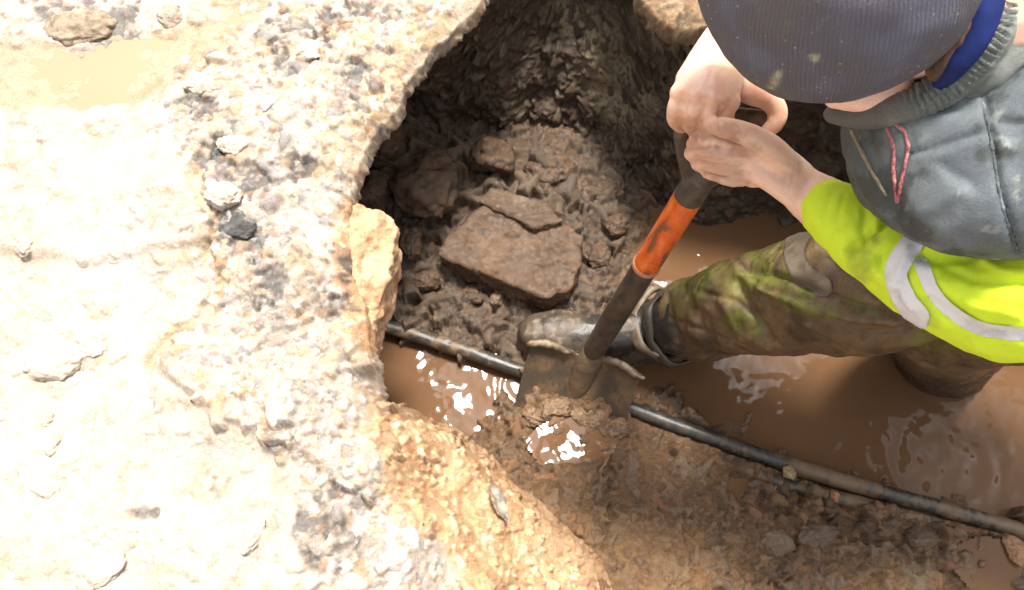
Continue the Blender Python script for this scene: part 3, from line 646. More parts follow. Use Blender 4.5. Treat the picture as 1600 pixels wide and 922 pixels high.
# dark upper shaft and the forked D handle
bm = bmesh.new(); tube(bm, [pa(.80), pa(.84), pa(.88)], [.0215, .0208, .019], 24)
gl = Q(1078, 176, .955); gr_ = Q(1206, 188, .96); fork = pa(.84)
mid = (gl+gr_)/2; f2 = fork+axs*.03
tube(bm, [fork, f2+(gl-mid)*.45, gl+(mid-gl)*.02-axs*.03, gl], [.014, .011, .010, .011], 16); tube(bm, [fork, f2+(gr_-mid)*.45, gr_+(mid-gr_)*.02-axs*.03, gr_], [.014, .011, .010, .011], 16)
tube(bm, [gl, gr_], [.0115, .0115], 20)
me = remesh(bm, .0025, 3); paint_noise(me, [(.07, .055, .04), (.12, .085, .055), (.04, .035, .03)], .03, 6, .3); link('handle', me, M['paint'], SH)
# blade: dished plate with a central socket swell and rolled treads
wv = (W(1005, 580, .105)-W(832, 530, .105)).normalized(); dn = Vector((-.030, -.085, -.098)).normalized(); nv = wv.cross(dn).normalized()
if nv.z < 0: nv = -nv
nu, nvv = 61, 49; top_c = (W(1004, 578, .108)+W(832, 528, .108))/2; half = .112; Lb = .255
V = np.zeros((nvv*2, nu, 3)); rows = []
for sgn in (1, -1):
    for j in range(nvv):
        t = j/(nvv-1)
        for i in range(nu):
            a = -1+2*i/(nu-1)
            hw = half*(1-.02*t)-.004
            ln = Lb*(1-.10*a*a*t)
            dish = .020*a*a+.010*(1-t)*0-.012*math.exp(-(a/.22)**2)*(1-t)**1.3*(-1)
            curve = .02*(t-.4)**2
            roll = .010*max(0, 1-t*14)*(1 if abs(a) > .22 else .2)
            th = .0014*sgn
            p = top_c+wv*(a*hw)+dn*(t*ln)+nv*(dish+curve+roll+th)-dn*(roll*.8)
            rows.append(tuple(p))
rows = np.array(rows).reshape(2, nvv, nu, 3)
bm = bmesh.new(); vs_ = [[[bm.verts.new(rows[k, j, i]) for i in range(nu)] for j in range(nvv)] for k in range(2)]
for k in range(2):
    for j in range(nvv-1):
        for i in range(nu-1): bm.faces.new((vs_[k][j][i], vs_[k][j][i+1], vs_[k][j+1][i+1], vs_[k][j+1][i]))
for i in range(nu-1):
    for j in (0, nvv-1): bm.faces.new((vs_[0][j][i], vs_[0][j][i+1], vs_[1][j][i+1], vs_[1][j][i]))
for j in range(nvv-1):
    for i in (0, nu-1): bm.faces.new((vs_[0][j][i], vs_[0][j+1][i], vs_[1][j+1][i], vs_[1][j][i]))
me = mesh_of(bm); c = coords(me); n = fbm(c[:, 0], c[:, 1], c[:, 2], .035, 4, 13); n2 = fbm(c[:, 0]*2, c[:, 1], c[:, 2], .012, 3, 15)
col = np.tile(np.array((.062, .045, .029)), (len(c), 1)); col = mix(col, (.125, .08, .044), sm(-.05, .35, n)); col = mix(col, (.035, .033, .03), sm(.1, .45, n2)*.7)
aa = ((c-np.array(top_c))@np.array(wv))/half; col = mix(col, (.15, .093, .05), sm(.30, .12, np.abs(aa-.12))*.9)
set_attr(me, col, np.clip(.5+n, 0, 1)); BLADE = link('blade', me, M['metal'], SH)
bm = bmesh.new(); tube(bm, [pa(.03), top_c+wv*.008+dn*.01+nv*.012, top_c+wv*.004+dn*.06+nv*.004, top_c+dn*.12-nv*.004], [.021, .026, .024, .010], 24, ax=nv, k=.55); me = remesh(bm, .0025, 4); displace(me, .002, .02, 9); paint_noise(me, [(.115, .073, .041), (.08, .056, .034)], .04, 9, .5); link('frog', me, M['metal'], SH)
for a0, a1 in ((-.97, -.30), (.22, 1.0)):
    bm = bmesh.new(); pts = [top_c+wv*(half*(a0+(a1-a0)*k/5))-dn*(.004+.004*math.sin(k*.9))+nv*(.011+.020*(a0+(a1-a0)*k/5)**2) for k in range(6)]
    tube(bm, pts, [.006, .0075, .007, .008, .007, .005], 14); me = remesh(bm, .002, 2); displace(me, .0025, .012, 5)
    paint_noise(me, [(.13, .09, .055), (.20, .145, .095), (.07, .052, .036)], .02, 8, .6); link('tread', me, M['metal'], SH)

# ================================================================== THE MAN
ROOT = Vector((.80, .46, -.10))
PE = thing('person', ROOT, 'person in blue knitted hat, grey vest and yellow sleeves bending into the trench to dig', 'person')
head = Q(1300, -45, .70)
neck0 = Vector((.55, .52, 1.03)); shL = Vector((.64, .375, 1.02)); shR = Vector((.62, .69, 1.04))
elL = Q(1560, 492, .86); wrL = Q(1262, 303, .95)
elR = Vector((.43, .80, .84)); wrR = Q(1132, 70, .95)
hipL = Vector((.97, .37, .82)); hipR = Vector((.97, .54, .83)); pel = (hipL+hipR)/2
ankA = W(1025, 515, .07); kneeA = Vector((.52, .475, .47)); ankB = W(1468, 562, -.06); kneeB = Vector((.735, .475, .36))
chest = Vector((.72, .50, .93))
crown = (Vector((-.25, .10, .95))).normalized()           # way the top of the hat points
def folds(me, specs):
    """press soft creases and ridges along drawn lines (pts with width px, depth m)"""
    c = coords(me); n = normals(me); px, py = proj(c); o = np.zeros(len(c))
    facing = sm(-.1, .3, (n@np.array((0, -st, ct))))
    for (pts, wd, amt) in specs:
        d_ = segdist(px, py, pts, False)[0]; o += amt*np.exp(-(d_/wd)**2)*facing
    setco(me, c+n*o[:, None])
# ---- hands: chains of joints; r in metres
def hand_left(bm):
    # palm slab from wrist to knuckles, then four fingers round the shaft and the thumb over the top
    tube(bm, [wrL, Q(1225, 272, .945), Q(1198, 254, .945)], [.028, .030, .031], 20, ax=(0, 0, 1), k=.72)
    K = [Q(1172, 226, .925), Q(1166, 244, .935), Q(1166, 260, .95), Q(1176, 276, .968)]
    for kk in K: tube(bm, [Q(1215, 262, .948), kk], [.021, .0135], 14)
    tube(bm, [K[0], Q(1138, 222, .915), Q(1104, 216, .925), Q(1084, 224, .955), Q(1090, 232, .985)], [.0118, .0100, .0092, .0086, .0076], 14)
    tube(bm, [K[1], Q(1130, 243, .922), Q(1098, 237, .932), Q(1080, 240, .962), Q(1088, 247, .99)], [.0118, .0102, .0094, .0086, .0076], 14)
    tube(bm, [K[2], Q(1134, 262, .938), Q(1104, 256, .948), Q(1090, 256, .975), Q(1098, 262, 1.0)], [.0112, .0096, .0090, .0082, .0074], 14)
    tube(bm, [K[3], Q(1146, 281, .958), Q(1120, 274, .968), Q(1106, 270, .99), Q(1112, 273, 1.01)], [.0098, .0086, .0080, .0075, .0066], 14)
    tube(bm, [Q(1228, 258, .935), Q(1200, 228, .905), Q(1165, 209, .885), Q(1130, 199, .880), Q(1110, 194, .885)], [.018, .0145, .0125, .0112, .0092], 16)
def hand_right(bm):
    tube(bm, [wrR, Q(1118, 105, .925), Q(1106, 134, .905)], [.029, .034, .037], 22, ax=(0, 0, 1), k=.70)
    K = [Q(1066, 146, .905), Q(1090, 152, .893), Q(1114, 157, .89), Q(1137, 158, .898)]
    for kk in K: tube(bm, [Q(1112, 118, .915), kk], [.022, .0142], 14)
    tube(bm, [K[0], Q(1056, 168, .912), Q(1055, 188, .935), Q(1066, 198, .965)], [.0112, .0098, .0092, .0080], 14)
    tube(bm, [K[1], Q(1082, 176, .900), Q(1080, 196, .925), Q(1090, 206, .96)], [.0118, .0104, .0096, .0082], 14)
    tube(bm, [K[2], Q(1108, 182, .898), Q(1106, 202, .925), Q(1114, 210, .96)], [.0118, .0104, .0096, .0082], 14)
    tube(bm, [K[3], Q(1134, 182, .908), Q(1134, 202, .93), Q(1140, 210, .96)], [.0112, .0098, .009, .0078], 14)
    tube(bm, [Q(1140, 112, .93), Q(1168, 140, .93), Q(1198, 154, .94), Q(1214, 172, .945), Q(1212, 190, .948), Q(1200, 204, .955)], [.019, .0155, .0130, .0120, .0108, .0092], 16)
bm = bmesh.new()
ell(bm, head, (.088, .074, .105), Vector((-.25, .1, .95)).to_track_quat('Z', 'Y').to_matrix())
fwd = (Vector((-.55, .22, -.85))).normalized()
face = head+fwd*.058-crown*.01+Vector((.01, .02, 0))
ell(bm, face, (.055, .058, .07)); tube(bm, [face+fwd*.05+crown*.035, face+fwd*.068+crown*-.005], [.008, .013], 12)      # jaw, nose
tube(bm, [Q(1305, 150, .79), Q(1350, 152, .775), Q(1400, 145, .77)], [.012, .016, .018], 16)
for s_ in (-1, 1):
    ell(bm, head+Vector((.005, s_*.078, -.035)), (.018, .008, .030)); ell(bm, face+fwd*.046+crown*.03+Vector((0, s_*.030, 0)), (.013, .013, .011))
tube(bm, [face+fwd*.052-crown*.03+Vector((0, -.02, 0)), face+fwd*.056-crown*.032, face+fwd*.052-crown*.03+Vector((0, .02, 0))], [.004, .007, .004], 10)
tube(bm, [head-crown*.05+Vector((.03, 0, 0)), neck0], [.058, .068], 20)
tube(bm, [neck0, chest, pel], [.085, .135, .125], 28, ax=(0, 1, 0), k=1.25)
tube(bm, [neck0, shL], [.06, .052]); tube(bm, [neck0, shR], [.06, .052])
tube(bm, [shL, elL, wrL], [.052, .042, .0285]); tube(bm, [shR, elR, wrR], [.052, .042, .0285])
tube(bm, [elL, elL.lerp(wrL, .45), wrL], [.042, .042, .0285])
tube(bm, [hipL, kneeB, ankB], [.085, .054, .038]); tube(bm, [hipR, kneeA, ankA], [.085, .054, .036])
hand_left(bm); hand_right(bm)
me = remesh(bm, .0023, 2, .45)
HANDFOLDS = True
folds(me, [([(1168, 235), (1120, 230), (1090, 230)], 2.2, -.0022), ([(1168, 253), (1120, 250), (1088, 247)], 2.2, -.0022), ([(1170, 270), (1130, 270), (1100, 262)], 2.2, -.002),
           ([(1078, 160), (1070, 178), (1068, 196)], 2.2, -.002), ([(1102, 164), (1096, 184), (1098, 202)], 2.2, -.002), ([(1126, 166), (1121, 186), (1126, 204)], 2.2, -.002),
           ([(1129, 214), (1127, 226)], 2, -.0009), ([(1134, 194), (1131, 208)], 2, -.0010), ([(1139, 194), (1137, 206)], 2, -.0008), ([(1172, 204), (1163, 220)], 2.5, -.001),
           ([(1062, 142), (1060, 150)], 6, .0014), ([(1090, 148), (1088, 156)], 6, .0016), ([(1115, 152), (1114, 160)], 6, .0016), ([(1170, 228), (1173, 232)], 6, .0015), ([(1167, 246), (1168, 250)], 6, .0015),
           ([(1090, 148), (1108, 110)], 3, .0010), ([(1064, 142), (1092, 108)], 3, .0008), ([(1115, 152), (1118, 112)], 3, .0010), ([(1180, 236), (1235, 262)], 3.5, .0010), ([(1180, 250), (1232, 276)], 3.5, .0009),
           ([(1236, 250), (1225, 300)], 3, -.0008), ([(1244, 255), (1232, 306)], 2.5, -.0006), ([(1098, 98), (1150, 100)], 3, -.0007)])
c = coords(me); n = fbm(c[:, 0], c[:, 1], c[:, 2], .02, 4, 3); n2 = fbm(c[:, 0], c[:, 1], c[:, 2], .006, 3, 6)
setco(me, c+normals(me)*(.0005*n2)[:, None])
px, py = proj(c)
col = np.tile(np.array((.76, .50, .385)), (len(c), 1)); col = mix(col, (.66, .36, .26), sm(0, .5, n)*.6)
dirt = sm(32, 8, segdist(px, py, [(1085, 225), (1100, 245), (1150, 285)], False)[0]+18*n2)*.35+sm(24, 6, segdist(px, py, [(1060, 195), (1110, 208), (1140, 210)], False)[0]+14*n2)*.45+sm(22, 6, segdist(px, py, [(1150, 228), (1175, 236)], False)[0]+10*n2)*.4
red = sm(16, 4, segdist(px, py, [(1058, 150), (1090, 155), (1115, 160), (1140, 162)], False)[0]+10*n2)+sm(26, 6, segdist(px, py, [(1055, 185), (1140, 205)], False)[0]+10*n2)+sm(22, 5, segdist(px, py, [(1085, 228), (1110, 250), (1120, 270)], False)[0]+10*n2)+sm(20, 4, segdist(px, py, [(1180, 140), (1215, 175)], False)[0])*1.2
col = mix(col, (.60, .29, .17), np.clip(red, 0, 1)*.55)
col = mix(col, (.24, .125, .07), np.clip(dirt, 0, .7))
set_attr(me, col, np.full(len(c), .5)); link('body', me, M['skin'], PE)

# ---- knitted hat
rotm = crown.to_track_quat('Z', 'Y').to_matrix()
bm = bmesh.new(); ell(bm, head+crown*.012, (.108, .122, .130), rotm, 64); me = remesh(bm, .0035, 2)
c = coords(me); loc = (c-np.array(head)); h = loc@np.array(crown)
brim = h*0-.062
displace(me, .010, .085, 3, 3)
bmx = bmesh.new(); bmx.from_mesh(me)
bmesh.ops.delete(bmx, geom=[v for v, hh, bb in zip(list(bmx.verts), h, brim) if hh < bb-.012], context='VERTS')
bmx.to_mesh(me); bmx.free()
c = coords(me); n = fbm(c[:, 0], c[:, 1], c[:, 2], .05, 4, 3); px, py = proj(c)
n2 = fbm(c[:, 0], c[:, 1], c[:, 2], .01, 3, 9)
col = np.tile(np.array((.125, .122, .150)), (len(c), 1)); col = mix(col, (.15, .155, .215), sm(-.1, .4, n)*.8)
col = mix(col, (.15, .135, .12), sm(0, .5, -n)*.5); col = mix(col, (.26, .25, .24), sm(.42, .6, n2)*.2)
for (a, b_, r_) in [(1210, 130, 15), (1215, 118, 9), (1272, 90, 9)]: col = mix(col, (.42, .42, .30), sm(r_, r_*.4, np.hypot(px-a, py-b_)+r_*.7*n2)*.85)
set_attr(me, col, np.zeros(len(c)))
H = link('beanie', me, M['wool'], PE, org=head, rot=rotm)
so_ = H.modifiers.new('thick', 'SOLIDIFY'); so_.thickness = .004; so_.offset = -1

# ---- yellow sweatshirt (both sleeves and the body of it)
wcL = wrL.lerp(elL, .10)
bm = bmesh.new()
cuff = Q(1293, 327, .935)
tube(bm, [cuff, Q(1330, 350, .925), Q(1395, 396, .90), Q(1465, 432, .87), Q(1545, 464, .85), Q(1640, 455, .80), shL+Vector((0, -.0, 0))], [.034, .041, .049, .057, .062, .062, .075], 32)
ell(bm, Q(1345, 405, .915), (.025, .022, .022)); ell(bm, Q(1555, 505, .85), (.032, .026, .03))
cuR = wrR.lerp(elR, .25)
tube(bm, [cuR, elR, shR], [.038, .058, .075], 28)
tube(bm, [neck0+Vector((.08, 0, -.06)), chest, pel], [.08, .15, .135], 28, ax=(0, 1, 0), k=1.2)
me = remesh(bm, .0033, 4)
displace(me, .007, .07, 31, 3); displace(me, .0035, .03, 33, 4)
folds(me, [([(1300, 300), (1292, 330), (1280, 352)], 3, -.0012), ([(1318, 306), (1308, 345), (1296, 368)], 3.5, -.0018), ([(1352, 330), (1345, 370), (1352, 405)], 6, -.005), ([(1372, 340), (1362, 372), (1368, 420)], 5, .004), ([(1480, 420), (1520, 440), (1600, 445)], 7, -.006), ([(1470, 440), (1520, 478), (1590, 492)], 9, .004), ([(1520, 400), (1570, 425), (1620, 430)], 8, .005), ([(1420, 390), (1400, 440), (1425, 480)], 5, .003), ([(1530, 530), (1580, 520), (1620, 535)], 7, -.005),
           ([(1325, 395), (1350, 370), (1375, 352), (1392, 335)], 7, -.009), ([(1340, 425), (1370, 400), (1400, 370), (1430, 350)], 9, -.006), ([(1400, 470), (1405, 440), (1430, 410), (1445, 375)], 7, -.004),
           ([(1310, 355), (1335, 340)], 6, -.002), ([(1436, 400), (1470, 408), (1530, 398)], 8, -.010), ([(1345, 400), (1375, 420), (1395, 445)], 10, .004), ([(1450, 380), (1500, 392), (1540, 395)], 12, .006),
           ([(1455, 470), (1500, 505), (1560, 530)], 10, -.004), ([(1500, 440), (1560, 460), (1620, 470)], 22, .006), ([(1362, 390), (1385, 430)], 6, -.005)])
c = coords(me); n = fbm(c[:, 0], c[:, 1], c[:, 2], .03, 4, 3); px, py = proj(c)
col = np.tile(np.array((.57, .74, .035)), (len(c), 1)); 
dm = sm(24, 4, segdist(px, py, [(1335, 395), (1350, 420), (1360, 375)], False)[0]+22*n)*.5+sm(14, 2, segdist(px, py, [(1385, 330), (1400, 345)], False)[0]+14*n)*.4+sm(16, 3, segdist(px, py, [(1440, 470), (1460, 500)], False)[0]+16*n)*.3
col = mix(col, (.25, .27, .05), np.clip(dm, 0, .8)); set_attr(me, col, np.full(len(c), .3))
SW = link('sweatshirt', me, M['hivis'], PE)
def patch(src, name, pts, wd, off, mat, colr, parent, face=True, root=PE):
    """a strip of tape: the faces of src under a drawn line, lifted off the cloth"""
    bmx = bmesh.new(); bmx.from_mesh(src.data); T = np.array(LOC[root.name]) if src.parent == root else 0
    sp = []
    for i in range(len(pts)-1):
        p0, p1, p2, p3 = [np.array(pts[min(max(i+k, 0), len(pts)-1)], float) for k in (-1, 0, 1, 2)]
        for t in np.arange(0, 1, .2): sp.append(tuple(.5*((2*p1)+(p2-p0)*t+(2*p0-5*p1+4*p2-p3)*t*t+(3*p1-p0-3*p2+p3)*t**3)))
    pts = sp+[pts[-1]]
    c = np.array([v.co[:] for v in bmx.verts])+T; px, py = proj(c); dd, qx, qy, _ = segdist(px, py, pts, False)
    dep = c[:, 1]*st-(c[:, 2]-CZ)*ct; w_ = np.clip((dd-wd)/np.maximum(dd, 1e-6), 0, 1)
    sh = ((qx-px)*w_*dep/FPX)[:, None]*np.array((1, 0, 0))-((qy-py)*w_*dep/FPX)[:, None]*np.array((0, ct, st))
    for v, s2 in zip(bmx.verts, sh): v.co += Vector(s2)
    nn = np.array([v.normal[:] for v in bmx.verts]); cp = c-np.array((0, 0, CZ)); ok = (dd < wd+4.6) & ((nn*cp).sum(1) < -.0)
    bmesh.ops.delete(bmx, geom=[v for v, k_ in zip(list(bmx.verts), ok) if not k_], context='VERTS')
    for v in bmx.verts: v.co += v.normal*off
    me = bpy.data.meshes.new(name); bmx.to_mesh(me); bmx.free(); smooth_shade(me)
    paint_noise(me, colr, .02, 4, .5); me.materials.clear(); me.materials.append(mat)
    o = bpy.data.objects.new(name, me); COL.objects.link(o); o.parent = parent
    return o
TP = [(.62, .62, .64), (.5, .5, .53)]
patch(SW, 'reflective_band', [(1432, 372), (1402, 420), (1412, 462), (1436, 495)], 18, .0012, M['tape'], TP, SW)
patch(SW, 'reflective_band', [(1440, 410), (1462, 460), (1500, 495), (1545, 515), (1620, 522)], 11, .0012, M['tape'], TP, SW)

# ---- grey padded vest
bm = bmesh.new()
tube(bm, [Q(1410, 205, .85), Q(1495, 225, .81), Vector((.62, .50, .94)), Vector((.80, .48, .89)), pel], [.060, .095, .15, .165, .155], 36, ax=(0, 1, 0), k=1.12)
tube(bm, [Q(1455, 278, .80), Q(1560, 290, .77), shL+Vector((.02, .03, 0))], [.052, .068, .085], 28)
tube(bm, [neck0+Vector((0.02, .02, -.02)), shR], [.115, .10], 24); tube(bm, [neck0+Vector((.03, .0, -.02)), shL+Vector((0, .03, 0))], [.105, .095], 24)
tube(bm, [Q(1640, -90, .79), Q(1625, 20, .79), Q(1610, 120, .80), shL], [.06, .058, .06, .08], 24)
me = remesh(bm, .004, 6); displace(me, .007, .09, 41, 3); displace(me, .0030, .028, 43, 4)
folds(me, [([(1538, 150), (1552, 230), (1562, 300), (1590, 395)], 5, -.006), ([(1420, 240), (1480, 225), (1545, 205)], 6, -.005), ([(1560, 190), (1610, 195)], 8, -.005), ([(1440, 330), (1500, 300)], 14, .004),
           ([(1350, 210), (1370, 270), (1400, 320)], 12, -.004), ([(1470, 260), (1520, 290)], 10, -.003), ([(1570, 230), (1610, 240)], 10, .004), ([(1400, 150), (1500, 165), (1600, 90)], 14, -.006)])
c = coords(me); n = fbm(c[:, 0], c[:, 1], c[:, 2], .05, 4, 3); n2 = fbm(c[:, 0], c[:, 1], c[:, 2], .014, 4, 6); px, py = proj(c)
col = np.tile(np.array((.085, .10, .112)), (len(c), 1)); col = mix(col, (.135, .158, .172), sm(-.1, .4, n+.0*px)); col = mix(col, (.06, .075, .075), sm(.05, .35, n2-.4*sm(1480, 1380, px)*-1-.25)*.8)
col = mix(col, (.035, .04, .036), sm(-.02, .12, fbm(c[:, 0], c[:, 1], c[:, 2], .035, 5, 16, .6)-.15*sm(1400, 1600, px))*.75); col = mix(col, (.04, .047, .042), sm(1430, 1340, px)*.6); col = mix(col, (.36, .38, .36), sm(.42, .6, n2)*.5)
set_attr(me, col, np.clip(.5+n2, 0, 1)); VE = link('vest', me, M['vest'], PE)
# armhole piping, drawcord, seam
def cord(name, src_pts, dep, r, mat, cols, parent, twist=0, seed=0):
    bm = bmesh.new(); P = [Q(x, y, dep[i] if hasattr(dep, '__len__') else dep) for i, (x, y) in enumerate(src_pts)]; tube(bm, P, r, 12)
    me = remesh(bm, min(.0016, r*.5), 1); displace(me, r*.5, r*2.2, seed, 2); paint_noise(me, cols, .008, seed, .3); return link(name, me, mat, PE) if parent is PE else link(name, me, mat, parent, org=None)
def on_surface(o, pts, off=.002, default=.78):
    """distance along the view axis at which the drawn line meets a finished mesh"""
    from mathutils.bvhtree import BVHTree
    T = LOC[PE.name]; bv = BVHTree.FromPolygons([v.co+T for v in o.data.vertices], [tuple(p.vertices) for p in o.data.polygons])
    C0 = Vector((0, 0, CZ)); res = []
    for (x, y) in pts:
        d = (Q(x, y, 1)-C0); L_ = d.length; hit = bv.ray_cast(C0, d.normalized())
        res.append(((hit[3]-off)/L_) if hit[0] is not None else default)
    return res
PK = [(.36, .13, .14), (.5, .25, .24), (.2, .06, .07)]
def dense2(pts, k=5):
    o = []
    for a, b_ in zip(pts[:-1], pts[1:]):
        for j in range(k): o.append((a[0]+(b_[0]-a[0])*j/k, a[1]+(b_[1]-a[1])*j/k))
    return o+[pts[-1]]
for pts in ([(1383, 194), (1392, 214), (1397, 235), (1396, 262), (1398, 290), (1402, 316)], [(1384, 195), (1398, 193), (1413, 205), (1420, 228), (1414, 258), (1408, 285), (1403, 316)]):
    pts = dense2(pts); dp = on_surface(VE, pts, .0005)
    o = cord('drawcord', pts, dp, .0017, M['hivis'], PK, PE, seed=3)
SE = [(.07, .085, .09), (.16, .19, .2)]
pts = dense2([(1535, 160), (1548, 215), (1556, 270), (1568, 330), (1590, 392)]); cord('seam', pts, on_surface(VE, pts, .0), .0018, M['vest'], SE, PE, seed=8)

pts = dense2([(1330, 204), (1347, 238), (1364, 272), (1384, 304)]); cord('zip', pts, on_surface(VE, pts, .0), .0020, M['vest'], [(.22, .18, .12), (.13, .11, .08)], PE, seed=11)
# ---- collar of the vest, blue collar, nape
colp = [(1302, 178), (1345, 181), (1395, 172), (1445, 155), (1492, 122), (1528, 82), (1552, 35), (1568, -20), (1575, -90)]
cdp = [.80, .785, .765, .745, .725, .71, .70, .695, .70]
bm = bmesh.new(); tube(bm, [Q(x, y, d_) for (x, y), d_ in zip(colp, cdp)], [.008, .013, .0155, .017, .019, .020, .021, .021, .02], 24)
tube(bm, [Q(x+16, y+20, d_+.02) for (x, y), d_ in zip(colp[3:], cdp[3:])], [.012, .018, .025, .031, .036, .038], 24)
me = remesh(bm, .0026, 3); displace(me, .003, .03, 51, 3)
c = coords(me); nn = normals(me); px, py = proj(c)
# gathers of the elastic, across the collar
along = 0
cp_ = np.array(colp, float); dl, qx_, qy_, _ = segdist(px, py, colp, False); arc = np.zeros(len(c)); acc = 0
best = np.full(len(c), 1e9)
for (x0, y0), (x1, y1) in zip(colp[:-1], colp[1:]):
    L_ = math.hypot(x1-x0, y1-y0); t = np.clip(((px-x0)*(x1-x0)+(py-y0)*(y1-y0))/L_**2, 0, 1); dd = np.hypot(px-x0-t*(x1-x0), py-y0-t*(y1-y0)); mm_ = dd < best
    arc = np.where(mm_, acc+t*L_, arc); best = np.where(mm_, dd, best); acc += L_
gath = sm(90, 150, arc)*sm(38, 22, best); setco(me, c+nn*(.0022*np.sin(arc*2*math.pi/10.5+.8*fbm(c[:, 0], c[:, 1], c[:, 2], .02, 2, 3)*3)*gath)[:, None])
n = fbm(c[:, 0], c[:, 1], c[:, 2], .03, 4, 5); col = np.tile(np.array((.13, .145, .135)), (len(c), 1)); col = mix(col, (.25, .27, .25), sm(-.1, .4, n)); col = mix(col, (.085, .075, .068), sm(150, 60, arc)*.8)
set_attr(me, col, np.full(len(c), .4)); link('collar', me, M['vest'], PE)
bm = bmesh.new(); tube(bm, [Q(x, y, d_) for x, y, d_ in [(1470, 128, .72), (1497, 98, .70), (1522, 60, .688), (1540, 10, .68), (1548, -50, .68)]], [.008, .011, .013, .014, .014], 20)
me = remesh(bm, .0025, 2); paint_noise(me, [(.006, .015, .09), (.010, .022, .13)], .02, 6, .2); link('shirt_collar', me, M['hivis'], PE)
bm = bmesh.new(); tube(bm, [Q(x, y, d_) for x, y, d_ in [(1465, 110, .715), (1492, 80, .70), (1512, 40, .69), (1526, -10, .685), (1530, -60, .69)]], [.010, .012, .014, .015, .015], 20)
me = remesh(bm, .0025, 1); displace(me, .002, .006, 3); paint_noise(me, [(.07, .04, .025), (.12, .06, .035)], .01, 6, .2); link('hair', me, M['trouser'], PE)

# ---- trousers: both legs and seat, stained
bm = bmesh.new()
lowA = W(1085, 498, .14)
tube(bm, [lowA, lowA.lerp(kneeA, .35)+Vector((0, 0, .01)), lowA.lerp(kneeA, .72), kneeA+Vector((.01, 0, .0)), kneeA.lerp(hipR, .4), hipR], [.080, .088, .098, .104, .105, .125], 32)
lowB = ankB+Vector((0, 0, -.02))
tube(bm, [lowB, ankB.lerp(kneeB, .4), kneeB, kneeB.lerp(hipL, .5), hipL], [.088, .096, .10, .11, .125], 32)
tube(bm, [hipL, hipR], [.13, .13])
me = remesh(bm, .004, 5); displace(me, .010, .09, 61, 3); displace(me, .0045, .035, 63, 4)
for _k in range(1):
    folds(me, [([(1060, 440), (1100, 500), (1120, 560)], 9, -.008), ([(1150, 440), (1180, 500), (1200, 530)], 9, -.009), ([(1170, 420), (1260, 450), (1340, 480), (1400, 490)], 8, -.010), ([(1190, 450), (1260, 480), (1330, 495), (1420, 500)], 8, .009),
               ([(1230, 370), (1200, 410), (1165, 420)], 10, -.006), ([(1300, 400), (1340, 440), (1400, 470)], 10, -.006), ([(1120, 410), (1090, 460), (1080, 520)], 10, .007), ([(1040, 460), (1050, 520), (1045, 560)], 7, -.006), ([(1130, 470), (1160, 530)], 9, .006)])
folds(me, [([(1140, 395), (1190, 450), (1270, 470)], 4, -.005), ([(1075, 450), (1150, 470), (1190, 500), (1215, 540)], 4, -.005), ([(1280, 380), (1320, 420), (1390, 455)], 4, -.005), ([(1050, 500), (1110, 520), (1180, 560)], 4, -.004), ([(1200, 430), (1240, 445)], 5, .004), ([(1300, 500), (1360, 520), (1420, 515)], 4, -.004)])
c = coords(me); n = fbm(c[:, 0], c[:, 1], c[:, 2], .06, 4, 3); n2 = fbm(c[:, 0], c[:, 1], c[:, 2], .018, 4, 7); px, py = proj(c)
col = np.tile(np.array((.135, .085, .042)), (len(c), 1)); col = mix(col, (.20, .13, .07), sm(0, .5, n2)); col = mix(col, (.07, .045, .025), sm(.1, .5, n))
up_ = np.zeros(len(c))
for (pts, wd) in [([(1060, 465), (1110, 410), (1170, 375)], 26), ([(1180, 400), (1210, 370), (1240, 350)], 26), ([(1150, 500), (1180, 510)], 20), ([(1220, 470), (1260, 480), (1300, 490)], 12), ([(1250, 455), (1265, 460)], 12), ([(1150, 440), (1220, 430)], 30), ([(1330, 470), (1370, 490)], 10), ([(1440, 530), (1480, 540)], 18)]:
    up_ = np.maximum(up_, sm(wd*1.5, wd*.3, segdist(px, py, pts, False)[0]+wd*1.1*n2))
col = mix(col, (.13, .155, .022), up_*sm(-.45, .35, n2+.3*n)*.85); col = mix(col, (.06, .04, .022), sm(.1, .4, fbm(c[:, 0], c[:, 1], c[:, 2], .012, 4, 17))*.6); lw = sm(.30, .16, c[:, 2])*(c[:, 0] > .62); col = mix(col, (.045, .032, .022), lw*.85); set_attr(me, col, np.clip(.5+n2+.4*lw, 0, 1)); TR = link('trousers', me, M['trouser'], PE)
patch(TR, 'reflective_band', [(1262, 345), (1243, 385), (1250, 420), (1285, 448)], 17, .0012, M['trouser'], [(.13, .10, .07), (.19, .155, .115)], TR)

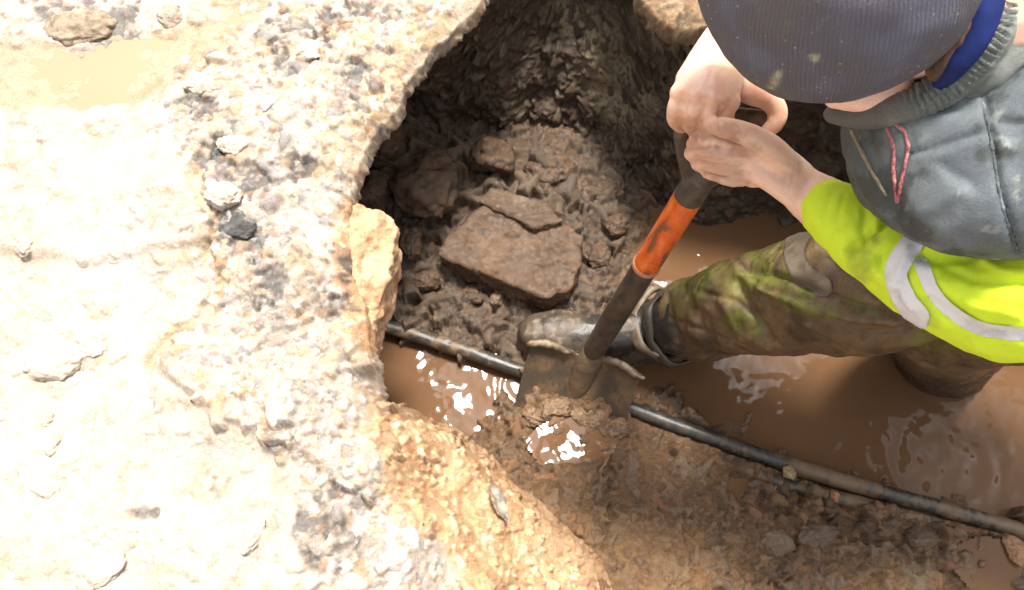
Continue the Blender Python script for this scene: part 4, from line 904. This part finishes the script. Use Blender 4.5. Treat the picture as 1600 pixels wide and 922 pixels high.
# ---- boots
def boot(toe, heel, ank, topp, r=.05, patch_mud=.5, name='boot', seed=0):
    bm = bmesh.new(); d = (toe-heel).normalized(); side = d.cross(Vector((0, 0, 1))).normalized()
    ball = heel.lerp(toe, .70)
    tube(bm, [heel+Vector((0, 0, .035)), heel.lerp(toe, .35)+Vector((0, 0, .045)), ball+Vector((0, 0, .038)), toe-d*.035+Vector((0, 0, .036))], [.042, .043, .052, .042], 28, ax=(0, 0, 1), k=.86)
    tube(bm, [heel+d*.045+Vector((0, 0, .04)), ank, topp], [.052, .056, .066], 28)
    tube(bm, [heel.lerp(toe, .30)+Vector((0, 0, .07)), ank], [.040, .050], 20)
    me = remesh(bm, .003, 4); displace(me, .003, .03, seed, 3); c = coords(me)
    n = fbm(c[:, 0], c[:, 1], c[:, 2], .035, 4, seed); t = ((c-np.array(heel))@np.array(d))/(toe-heel).length
    col = np.tile(np.array((.034, .031, .027)), (len(c), 1)); mk = sm(-.25, .15, n+(t-.62)*1.5+patch_mud-.5); mk = np.maximum(mk*.9, .9*sm(-.05, .3, fbm(c[:, 0], c[:, 1], c[:, 2], .02, 4, seed+21))); col = mix(col, (.085, .06, .038), mk*.9); col = mix(col, (.26, .2, .14), sm(.1, .5, fbm(c[:, 0], c[:, 1], c[:, 2], .012, 4, seed+9))*mk*.7)
    set_attr(me, col, np.clip(1-.6*mk, 0, 1)); B = link(name, me, M['rubber'], PE)
    # ribbed rand and sole
    bm = bmesh.new(); out = []
    for k in range(48):
        a = 2*math.pi*k/48; u = math.cos(a); v = math.sin(a); L2 = (toe-heel).length/2+.008; cx = heel.lerp(toe, .5)
        wdt = .052*(1+.12*u); out.append(cx+d*(L2*math.copysign(abs(u)**.75, u))+side*(wdt*math.copysign(abs(v)**.8, v)))
    prev = None; rings = []
    hts = []
    for kz in range(10):
        z0 = -.012+.0055*kz; hts.append((z0, 1.0+(.025 if kz % 2 else -.01)-.0012*kz*kz))
    for z0, sc in hts:
        cx = heel.lerp(toe, .5); rings.append([bm.verts.new(cx+(p-cx)*sc+Vector((0, 0, z0))) for p in out])
    for a, b_ in zip(rings[:-1], rings[1:]):
        for j in range(48): bm.faces.new((a[j], a[(j+1) % 48], b_[(j+1) % 48], b_[j]))
    bm.faces.new(rings[0][::-1]); bm.faces.new(rings[-1]); me = mesh_of(bm); paint_noise(me, [(.13, .095, .06), (.08, .06, .042), (.2, .15, .1)], .03, seed+2, .5)
    me.materials.clear(); me.materials.append(M['rubber']); o = bpy.data.objects.new('sole', me); COL.objects.link(o); me.transform(Matrix.Translation(-ROOT)); o.parent = B
    return B
toeA = W(806, 527, .035)+Vector((.012, 0, 0)); heelA = W(1012, 545, .005)
BA = boot(toeA, heelA, ankA+Vector((0, 0, .02)), ankA.lerp(kneeA, .22), seed=5)
def band(name, c, ax_, r, rt, mat, cols, parent, seed, k=1, tilt=0):
    bm = bmesh.new(); a_ = ax_.normalized(); s_ = a_.cross(Vector((0, 1, 0))).normalized(); u_ = s_.cross(a_)
    ring = []
    for i in range(40):
        th = 2*math.pi*i/40; cc = c+(s_*math.cos(th)+u_*math.sin(th))*r*(1+.07*math.sin(3*th+seed)+.03*math.sin(7*th))+a_*.011*math.sin(2*th+seed); dr = (s_*math.cos(th)+u_*math.sin(th))
        ring.append([bm.verts.new(cc+dr*rt*math.cos(f)+a_*(rt*k*math.sin(f))) for f in np.linspace(0, 2*math.pi, 10, endpoint=False)])
    for i in range(40):
        for j in range(10): bm.faces.new((ring[i][j], ring[(i+1) % 40][j], ring[(i+1) % 40][(j+1) % 10], ring[i][(j+1) % 10]))
    me = mesh_of(bm); displace(me, .007, .03, seed, 4); paint_noise(me, cols, .02, seed, .6); me.materials.append(mat); me.transform(Matrix.Translation(-ROOT))
    o = bpy.data.objects.new(name, me); COL.objects.link(o); o.parent = parent; return o
dA = (kneeA-ankA)
band('boot_cuff', ankA.lerp(kneeA, .03)+Vector((0, 0, .012)), dA, .068, .006, M['rubber'], [(.13, .09, .055), (.26, .21, .15), (.08, .06, .04)], BA, 4, 2.6)
band('boot_cuff', ankA.lerp(kneeA, .12)+Vector((0, 0, .0)), dA, .070, .005, M['rubber'], [(.05, .042, .033), (.09, .07, .05)], BA, 7, 2.2)
toeB = ankB+Vector((-.17, .0, -.05)); heelB = ankB+Vector((.06, 0, -.06))
boot(toeB, heelB, ankB, ankB.lerp(kneeB, .3), seed=15)
